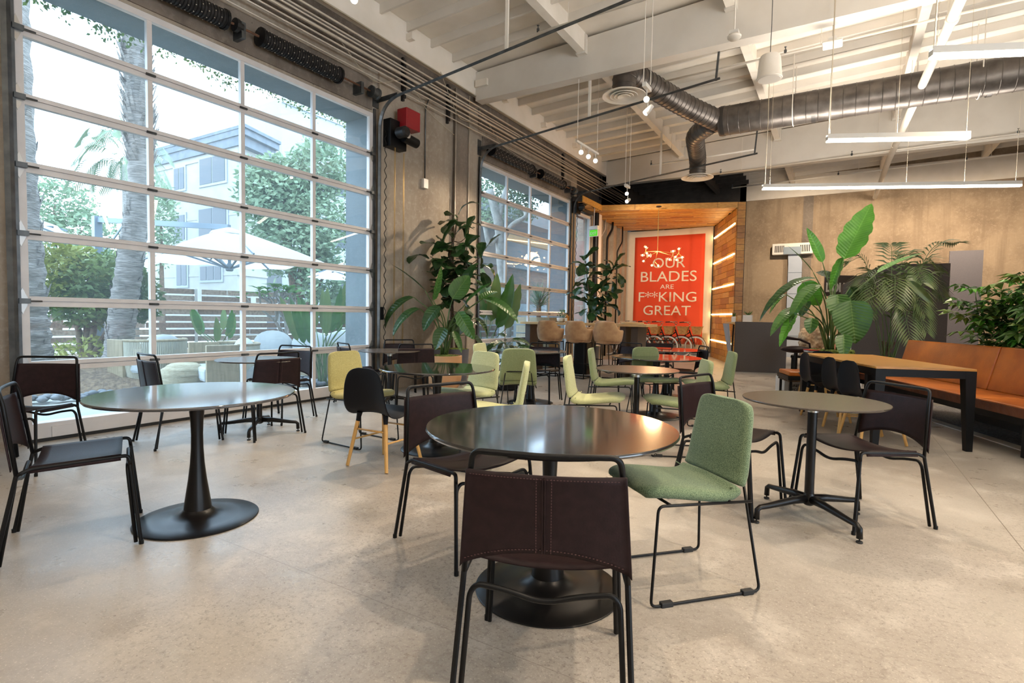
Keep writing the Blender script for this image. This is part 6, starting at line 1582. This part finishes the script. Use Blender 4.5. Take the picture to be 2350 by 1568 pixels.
# cantilever parasols
def parasol(c, half, label, mast=None, zt=2.80, ze=2.18, rot=.3):
    t = thing('cantilever_parasol', label, 'parasol', (c.x, c.y, 0))
    vs = [(0, 0, zt)]; fs = []; K = 8; n_ = 8
    for i in range(1, K + 1):
        q = i / K
        for k in range(n_ * 4):
            a = rot + 2 * PI * k / (n_ * 4); sq = half / max(abs(math.cos(a - rot - PI / 4)), abs(math.sin(a - rot - PI / 4))) * .74; sag = .05 * abs(math.sin((k % 4) / 4 * PI)) * q
            vs.append((sq * q * math.cos(a), sq * q * math.sin(a), lerp(zt, ze, q ** 1.15) - sag))
    m_ = n_ * 4
    for k in range(m_): fs.append((0, 1 + k, 1 + (k + 1) % m_))
    for i in range(K - 1):
        for k in range(m_): fs.append((1 + i * m_ + k, 1 + (i + 1) * m_ + k, 1 + (i + 1) * m_ + (k + 1) % m_, 1 + i * m_ + (k + 1) % m_))
    me = bpy.data.meshes.new('canopy'); me.from_pydata(vs, [], fs); me.materials.append(M['parasol']); link('canopy', me, t)
    MB().lathe([(.34, zt - .12), (.30, zt - .07), (.02, zt + .02)], n=16).build('vent_cap', M['parasol'], t)
    MB().lathe([(.05, 1.98), (.07, 2.0), (.07, 2.08), (.03, 2.14)], n=14).build('hub', M['bluesteel'], t)
    MB().tube([(0, 0, 2.1), (0, 0, zt)], .03, 8).build('centre_pole', M['bluesteel'], t)
    for k in range(8):
        a = rot + PI / 4 * k; L = half * (.98 if k % 2 == 0 else .72)
        MB().bar((.06 * math.cos(a), .06 * math.sin(a), 2.04), (L * .62 * math.cos(a), L * .62 * math.sin(a), lerp(zt, ze, .64) - .06), .03, .03).build('strut', M['bluesteel'], t)
        MB().bar((.05 * math.cos(a), .05 * math.sin(a), zt - .06), (L * math.cos(a), L * math.sin(a), ze - .02 + (.07 if k % 2 else 0)), .025, .03).build('rib', M['bluesteel'], t)
    if mast is not None:
        m0 = Vector(mast) - Vector((c.x, c.y, 0)); m0.z = 0
        MB().box(m0.x - .07, m0.x + .07, m0.y - .07, m0.y + .07, 0, 3.12).build('mast', M['bluesteel'], t)
        MB().bar(m0 + Vector((0, 0, 3.05)), (0, 0, zt + .02), .08, .10).bar(m0 + Vector((0, 0, 2.2)), m0.lerp(Vector((0, 0, 0)), .22) + Vector((0, 0, 2.95)), .03, .03).build('arm', M['bluesteel'], t)
        MB().box(m0.x - .4, m0.x + .4, m0.y - .4, m0.y + .4, 0, .06).build('base_plate', M['bluesteel'], t)
    return t
parasol(A(527, 600, 10.5), 1.75, 'large white cantilever parasol over the outdoor lounge chairs', A(226, 700, 11.3), rot=.55)
parasol(A(850, 600, 14.8), 1.9, 'second white parasol farther off, half hidden by the grey-blue fin', None, 2.85, 2.2, rot=.3)
parasol(A(-20, 520, 9.6), 1.5, 'white parasol edge behind the thick palm trunk', None, 3.0, 2.6, rot=.3)
# outdoor seats
def rope_chair(c, rz, label, w=.46):
    t = thing('rope_lounge_chair', label, 'armchair', (c.x, c.y, 0), rz, 'rope-backed garden chairs')
    mb = MB(); n_ = 58
    for k in range(n_):
        a = PI * 1.0 + PI * k / (n_ - 1); x, y = w * math.cos(a), .42 * math.sin(a); mb.tube([(x * .88, y * .88, .10), (x, y, .42), (x * 1.02, y * 1.02, .72)], .010, 4)
    tag(mb.build('rope_back', M['rope'], t), kind='stuff')
    MB().tube([(w * 1.02 * math.cos(a), .43 * math.sin(a), .73) for a in np.linspace(PI, 2 * PI, 24)], .022, 8).build('top_rail', M['teak'], t, smooth=True)
    MB().tube([(w * .88 * math.cos(a), .37 * math.sin(a), .08) for a in np.linspace(PI, 2 * PI, 24)], .03, 8).build('bottom_rail', M['teak'], t, smooth=True)
    for s in (-1, 1): MB().box(s * w - .03, s * w + .03, -.02, .40, .0, .74).build('arm_panel', M['teak'], t, bevel=.01)
    MB().box(-w * .92, w * .92, -.30, .42, .22, .42).build('seat_cushion', M['cushion'], t, bevel=.05); MB().ball((0, -.24, .60), .30, 16, 10, sc=(1.1, .42, .75)).build('back_cushion', M['cushion'], t, smooth=True)
    return t
rc1 = rope_chair(A(520, 860, 8.0), R_(165), 'rope-backed round lounge chair outside, in front of the second door column')
r2 = dup(rc1, tuple(A(352, 850, 8.8).xy) + (0,), R_(95), 'rope-backed lounge chair outside at the left, with a round cushion')
pf_ = thing('garden_pouf', 'knitted beige pouf between the two rope-backed lounge chairs', 'pouf', tuple(A(420, 860, 7.7).xy) + (0,))
M['knit'] = mat('beige_knit', (.48, .43, .30), (.36, .31, .20), .95, scale=8, stretch=(1, 1, 8), bump=.8, bscale=30)
prof = [(.10, 0)] + [(.30 - .10 * (2 * k / 16 - 1) ** 4 + .012 * math.sin(k * 2.4), .02 + k * .026) for k in range(17)] + [(.16, .46), (.001, .47)]
MB().lathe(prof, n=32).build('pouf_body', M['knit'], pf_, smooth=True)
def sofa(c, rz, w, label):
    t = thing('garden_sofa', label, 'sofa', (c.x, c.y, 0), rz)
    MB().box(-w / 2, w / 2, -.42, .42, .12, .24).build('frame', M['teak'], t); MB().box(-w / 2, w / 2, -.46, -.40, .12, .66).build('back_panel', M['rope'], t)
    for s in (-1, 1): MB().box(s * w / 2 - .03, s * w / 2 + .03, -.45, .42, .0, .58).build('arm_panel', M['teak'], t, bevel=.01)
    n_ = 2 if w > 1.4 else 1
    for k in range(n_):
        a = -w / 2 + .05 + k * (w - .1) / n_; b = a + (w - .1) / n_ - .01
        MB().box(a, b, -.30, .42, .24, .44).build('seat_cushion', M['cushion'], t, bevel=.05)
        MB().ball(((a + b) / 2, -.28, .62), .34, 16, 10, sc=((b - a) / .66, .40, .72)).build('back_cushion', M['cushion'], t, smooth=True)
    return t
sofa(A(648, 850, 9.9), R_(200), 1.7, 'pale cushioned garden sofa below the frangipani'); sofa(A(790, 850, 11.4), R_(200), 1.3, 'pale garden sofa farther right, next to the grey-blue fin')
# downlights and creeper at the outside head of the near door
for k, y in enumerate((2.75, 3.35, 3.98)):
    t = thing('downlight', 'small recessed downlight in the outside soffit, %s of three' % ['left one', 'middle one', 'right one'][k], 'downlight', (-.30, y, 4.236), 0, 'outside downlights')
    MB().lathe([(.045, -.004), (.045, 0), (.001, .0)], n=16).build('lens', M['light_strip'], t); MB().lathe([(.045, -.006), (.06, -.006), (.06, 0)], n=16, cap=False).build('trim_ring', M['whiteplastic'], t)
for k, y in enumerate((9.3, 9.75)):
    t = thing('downlight', 'small recessed downlight above the second roll-up door, %s' % ['left', 'right'][k], 'downlight', (-.30, y, 4.236), 0, 'outside downlights')
    MB().lathe([(.045, -.004), (.045, 0), (.001, .0)], n=16).build('lens', M['light_strip'], t)
mb = MB(); rnd = random.Random(91)
for k in range(900):
    y = 1.6 + rnd.random() * 4.5; p = Vector((-.60 - rnd.random() * .05, y, 4.28 - abs(rnd.gauss(0, .07)) - (.12 if math.sin(y * 5) > .6 else 0) * rnd.random()))
    e = Vector((rnd.uniform(-1, 1), rnd.uniform(-1, 1), rnd.uniform(-1.4, .2))).normalized(); x = e.cross(Vector((1, .3, 0))).normalized(); s = rnd.uniform(.03, .06); mb.add([p, p + e * s * .5 + x * s * .3, p + e * s, p + e * s * .5 - x * s * .3], [(0, 1, 2, 3)])
for k in range(500):
    z = rnd.uniform(1.2, 4.25); p = Vector((-.60, 6.02 + rnd.uniform(-.03, .05) , z)); e = Vector((rnd.uniform(-1, 1), rnd.uniform(-1, .6), rnd.uniform(-1, .4))).normalized(); x = e.cross(Vector((1, .3, 0))).normalized(); s = rnd.uniform(.02, .05); mb.add([p, p + e * s * .5 + x * s * .3, p + e * s, p + e * s * .5 - x * s * .3], [(0, 1, 2, 3)])
tag(mb.build('ivy', M['leaf_out']), 'creeper leaves hanging along the outside edge of the near door opening', 'creeper', kind='stuff')
# houses beyond the fence
def facade_house():
    t = thing('apartment_building', 'cream corner apartment building with a heavy grey cornice beyond the fence', 'building')
    C0 = A(545, 700, 27.2); Lf = A(360, 700, 31.3); Rt = A(612, 700, 29.4); C0.z = Lf.z = Rt.z = 0
    back = Lf + (Rt - C0); ztop = 9.0
    MB().prism([(p.x, p.y) for p in (C0, Rt, back, Lf)], 0, ztop).build('walls', M['stucco'], t)
    cen = (C0 + Lf + Rt + back) / 4
    def ring(z0, z1, k, mt, nm):
        MB().prism([((p - cen) * k + cen).xy for p in (C0, Rt, back, Lf)], z0, z1).build(nm, M[mt], t)
    ring(ztop, ztop + .35, 1.05, 'stucco', 'frieze'); ring(ztop + .3, ztop + .75, 1.16, 'cornice', 'cornice'); ring(ztop + .75, ztop + 1.05, 1.22, 'cornice', 'cornice'); ring(ztop + 1.05, ztop + 1.2, 1.25, 'cornice', 'roof_edge')
    ring(6.0, 6.15, 1.02, 'stucco', 'string_course'); ring(3.0, 3.15, 1.02, 'stucco', 'string_course')
    u = (Lf - C0); LL_ = u.length; u.normalize(); nrm = Vector((u.y, -u.x, 0)); 
    if nrm.dot(CAM - C0) < 0: nrm = -nrm
    def win(px0, px1, py0, py1, bars=1, recess=False):
        # hit the facade plane
        def hit(px):
            r = _R * ((px - 1175) / FPX) + _F; k = (C0 - CAM).dot(nrm) / r.dot(nrm); p = CAM + r * k; return p, k
        p0, k0 = hit(px0); p1, k1 = hit(px1); z1 = 1.223 - (py0 - hz(px0)) * k0 / FPX; z0 = 1.223 - (py1 - hz(px0)) * k0 / FPX
        p0.z = p1.z = 0; a = (p1 - p0); w = a.length; a.normalize()
        f = MB().extr([p0 - a * .1 + Vector((0, 0, z0 - .1)), p1 + a * .1 + Vector((0, 0, z0 - .1)), p1 + a * .1 + Vector((0, 0, z1 + .1)), p0 - a * .1 + Vector((0, 0, z1 + .1))], nrm * .06).build('window', M['stucco2'], t)
        for b in range(bars):
            q0 = p0 + a * (w * b / bars + .04); q1 = p0 + a * (w * (b + 1) / bars - .04)
            MB().extr([q0 + nrm * .05 + Vector((0, 0, z0 + .03)), q1 + nrm * .05 + Vector((0, 0, z0 + .03)), q1 + nrm * .05 + Vector((0, 0, z1 - .03)), q0 + nrm * .05 + Vector((0, 0, z1 - .03))], nrm * .03).build('pane', M['winglass'], f)
    for w_ in ((405, 429, 393, 442, 2), (463, 522, 372, 431, 2), (405, 429, 498, 555, 2), (460, 524, 484, 548, 2), (408, 432, 608, 657, 2), (462, 511, 612, 645, 3)): win(*w_)
    return t
facade_house()
def plain_house(pc, pl, pr, ztop, label, mt):
    t = thing('apartment_building', label, 'building'); C0, Lf, Rt = A(*pc), A(*pl), A(*pr); C0.z = Lf.z = Rt.z = 0
    MB().prism([(p.x, p.y) for p in (C0, Rt, Lf + (Rt - C0), Lf)], 0, ztop).build('walls', M[mt], t)
    u = (Rt - C0); L = u.length; u.normalize(); nrm = Vector((u.y, -u.x, 0)); 
    if nrm.dot(CAM - C0) < 0: nrm = -nrm
    for k, s in enumerate((.28, .62)):
        for z in (2.0, 5.6, 9.0):
            p0 = C0 + u * (L * s); f = MB().extr([p0 + Vector((0, 0, z)), p0 + u * 1.2 + Vector((0, 0, z)), p0 + u * 1.2 + Vector((0, 0, z + 1.3)), p0 + Vector((0, 0, z + 1.3))], nrm * .06).build('window', M['winglass'], t)
    MB().prism([(p.x, p.y) for p in (C0 + nrm * .1, Rt + nrm * .1, Rt, C0)], ztop - .3, ztop).build('parapet', M[mt], t)
    return t
plain_house((647, 700, 33), (560, 700, 35.5), (830, 700, 38.5), 14.0, 'tall plain pale building behind the cornice building', 'stucco2')
plain_house((395, 700, 60), (250, 700, 62), (470, 700, 64), 6.2, 'low far building seen under the parasol', 'stucco')
# big leafy trees
def tree(name, label, px, d, pyb, crowns, mt, trunk_r=.16, leaf=.22, seed=1):
    q = A(px, pyb, d); t = thing(name, label, 'tree', (q.x, q.y, 0))
    tips = []
    for k, (cpx, cpy, cd, rad, n_) in enumerate(crowns):
        c = A(cpx, cpy, cd) - Vector((q.x, q.y, 0)); tips.append(c)
        tag(crown(MB(), c, rad, n_, leaf, seed * 13 + k, .35).build('foliage', M[mt], t), kind='stuff')
    for c in tips: MB().tube([tuple(p) for p in catmull([(0, 0, 0), (c.x * .25, c.y * .25, c.z * .5), c], 10)], [trunk_r, trunk_r * .3], 8).build('trunk', M['bark'], t, smooth=True)
    return t
tree('leafy_tree', 'big round leafy tree in front of the tall pale building', 680, 19, 700, [(650, 460, 19, (1.5, 1.5, 1.3), 3200), (730, 400, 19.5, (1.1, 1.1, 1.2), 2200), (620, 420, 19, (1.0, 1, .9), 1700), (660, 560, 19, (1.6, 1.5, 1.3), 2600), (720, 520, 19, (1.2, 1.2, 1.2), 1900), (740, 640, 19, (.9, .9, 1.0), 1300)], 'leaf_tree', seed=2)
tree('leafy_tree', 'pale leafy tree left of the leaning palm trunk', 130, 24, 700, [(130, 470, 24, (1.5, 1.5, 1.2), 1600), (190, 530, 24, (1.6, 1.3, 1.0), 1500), (100, 560, 23, (1.6, 1.3, 1.2), 1400), (215, 600, 22, (1.2, 1, .8), 900)], 'leaf_tree', seed=3)
tree('leafy_tree', 'small tree between the leaning palm and the cream building', 372, 26, 700, [(372, 520, 26, (.6, .8, 2.2), 1500)], 'leaf_tree', seed=4)
# feather palm behind
q = A(300, 700, 17); fp = thing('feather_palm', 'feather palm with drooping fronds behind the leaning trunk', 'tree', (q.x, q.y, 0))
tp = A(300, 385, 17) - Vector((q.x, q.y, 0)); MB().tube([(0, 0, 0), tuple(tp)], [.22, .16], 12).build('trunk', M['palmbark'], fp, smooth=True)
for k, (px, py) in enumerate(((175, 380), (165, 440), (215, 320), (260, 310), (290, 300), (340, 320), (380, 370), (385, 430), (230, 440), (330, 440), (270, 430), (200, 340))):
    e = A(px, py, 17 + (k % 3 - 1) * .8); c = A(300, 385, 17)
    frond(fp, c, e, .55, 46, .62, 'leaf_tree', .6)
# garden seen through the second door
q = A(1158, 745, 13.6); ot_ = thing('old_tree', 'old grey-barked tree with crooked boughs outside the second roll-up door', 'tree', (q.x, q.y, 0))
def rel(p): return Vector(p) - Vector((q.x, q.y, 0))
def bough(pts, r): MB().tube([tuple(p) for p in catmull([rel(A(*p)) for p in pts], 22)], r, 10).build('bough', M['greybark'], ot_, smooth=True)
bough([(1158, 790, 13.6), (1160, 700, 13.6), (1148, 600, 13.6), (1140, 520, 13.6), (1118, 440, 13.6)], [.17, .10]); bough([(1146, 560, 13.6), (1170, 520, 13.6), (1200, 500, 13.6), (1195, 480, 13.7)], [.08, .04]); bough([(1142, 540, 13.6), (1120, 560, 13.4), (1108, 520, 13.4)], [.08, .05]); bough([(1140, 500, 13.6), (1155, 440, 13.8), (1175, 410, 13.8)], [.08, .04])
for k, (px, py, rad, n_) in enumerate(((1125, 440, (.6, .6, .4), 700), (1190, 440, (.55, .5, .4), 700), (1175, 480, (.5, .5, .35), 500), (1120, 500, (.4, .5, .35), 400), (1205, 490, (.3, .3, .3), 250), (1150, 415, (.6, .5, .35), 500), (1220, 455, (.3, .3, .3), 240))):
    tag(crown(MB(), rel(A(px, py, 14.3)), rad, n_, .085, 300 + k, .2, asp=.6).build('foliage', M['leaf_tree'], ot_), kind='stuff')
nb = thing('neighbour_house', 'grey rendered neighbour house with a dark timber wall outside the second roll-up door', 'building', (0, 0, 0))
MB().box(-5.4, -4.9, 11.8, 24, 0, 1.7).box(-5.4, -4.9, 11.8, 24, 3.1, 4.4).build('walls', M['ext_concrete'], nb); MB().box(-5.3, -5.2, 11.8, 24, 1.7, 3.1).build('timber_wall', M['fencewood2'], nb); MB().box(-5.6, -3.2, 13.0, 24, 4.4, 4.9).build('roof_slab', M['ext_concrete'], nb)
pg = thing('pergola_beam', 'pale timber canopy beam outside the second roll-up door', 'beam', (-2.4, 13.4, 3.45)); MB().box(-.08, .08, -.2, 6.0, 0, .28).build('beam_face', M['pine'], pg); MB().box(.0, .06, -.15, -.05, -3.45, 0).build('support_post', M['bluesteel'], pg)
yp = A(1235, 705, 13.2); pl = thing('timber_planter', 'grey timber planter box with a yucca outside the second roll-up door', 'planter', (yp.x, yp.y, 0))
for k in range(6): MB().box(-.45, .45, -.3, .3, .02 + k * .2, .19 + k * .2).build('plank', M['teak'], pl)
rnd = random.Random(5)
for (ox_, oy_, oz_, n_, nm) in ((0, 0, 1.2, 90, 1), ):
    mb = MB(); MB().tube([(ox_, oy_, 1.15), (ox_, oy_, 1.5)], .06, 8).build('yucca_stem', M['bark'], pl)
    for k in range(130):
        a = rnd.uniform(0, 2 * PI); e = rnd.uniform(-.2, 1.4); d = Vector((math.cos(a) * math.cos(e), math.sin(a) * math.cos(e), math.sin(e))); x = d.cross(Vector((0, 0, 1))).normalized(); L = rnd.uniform(.4, .6); p = Vector((ox_, oy_, 1.48 + rnd.uniform(-.1, .15)))
        mb.add([p - x * .015, p + x * .015, p + d * L * .6 + x * .014, p + d * L, p + d * L * .6 - x * .014], [(0, 1, 2, 3, 4)])
    tag(mb.build('yucca_leaves', M['leaf_tree'], pl), kind='stuff')
f2 = thing('slat_fence', 'low slatted timber fence outside the second roll-up door', 'fence', (-2.6, 9.0, 0))
for k in range(6): MB().box(-.02, .02, 0, 5.5, .05 + k * .18, .19 + k * .18).build('slat', rnd.choice([M['fencewood'], M['teak']]), f2)
for y in (0.05, 1.8, 3.6, 5.4): MB().box(-.06, -.02, y - .04, y + .04, 0, 1.15).build('post', M['bluesteel'], f2)
big_strel('garden_banana_plant', 'pale broad-leaved garden plant at the left edge of the second roll-up door', tuple(A(1118, 760, 11.4).xy) + (0,), 9, 2.0, 9, .45, .3)
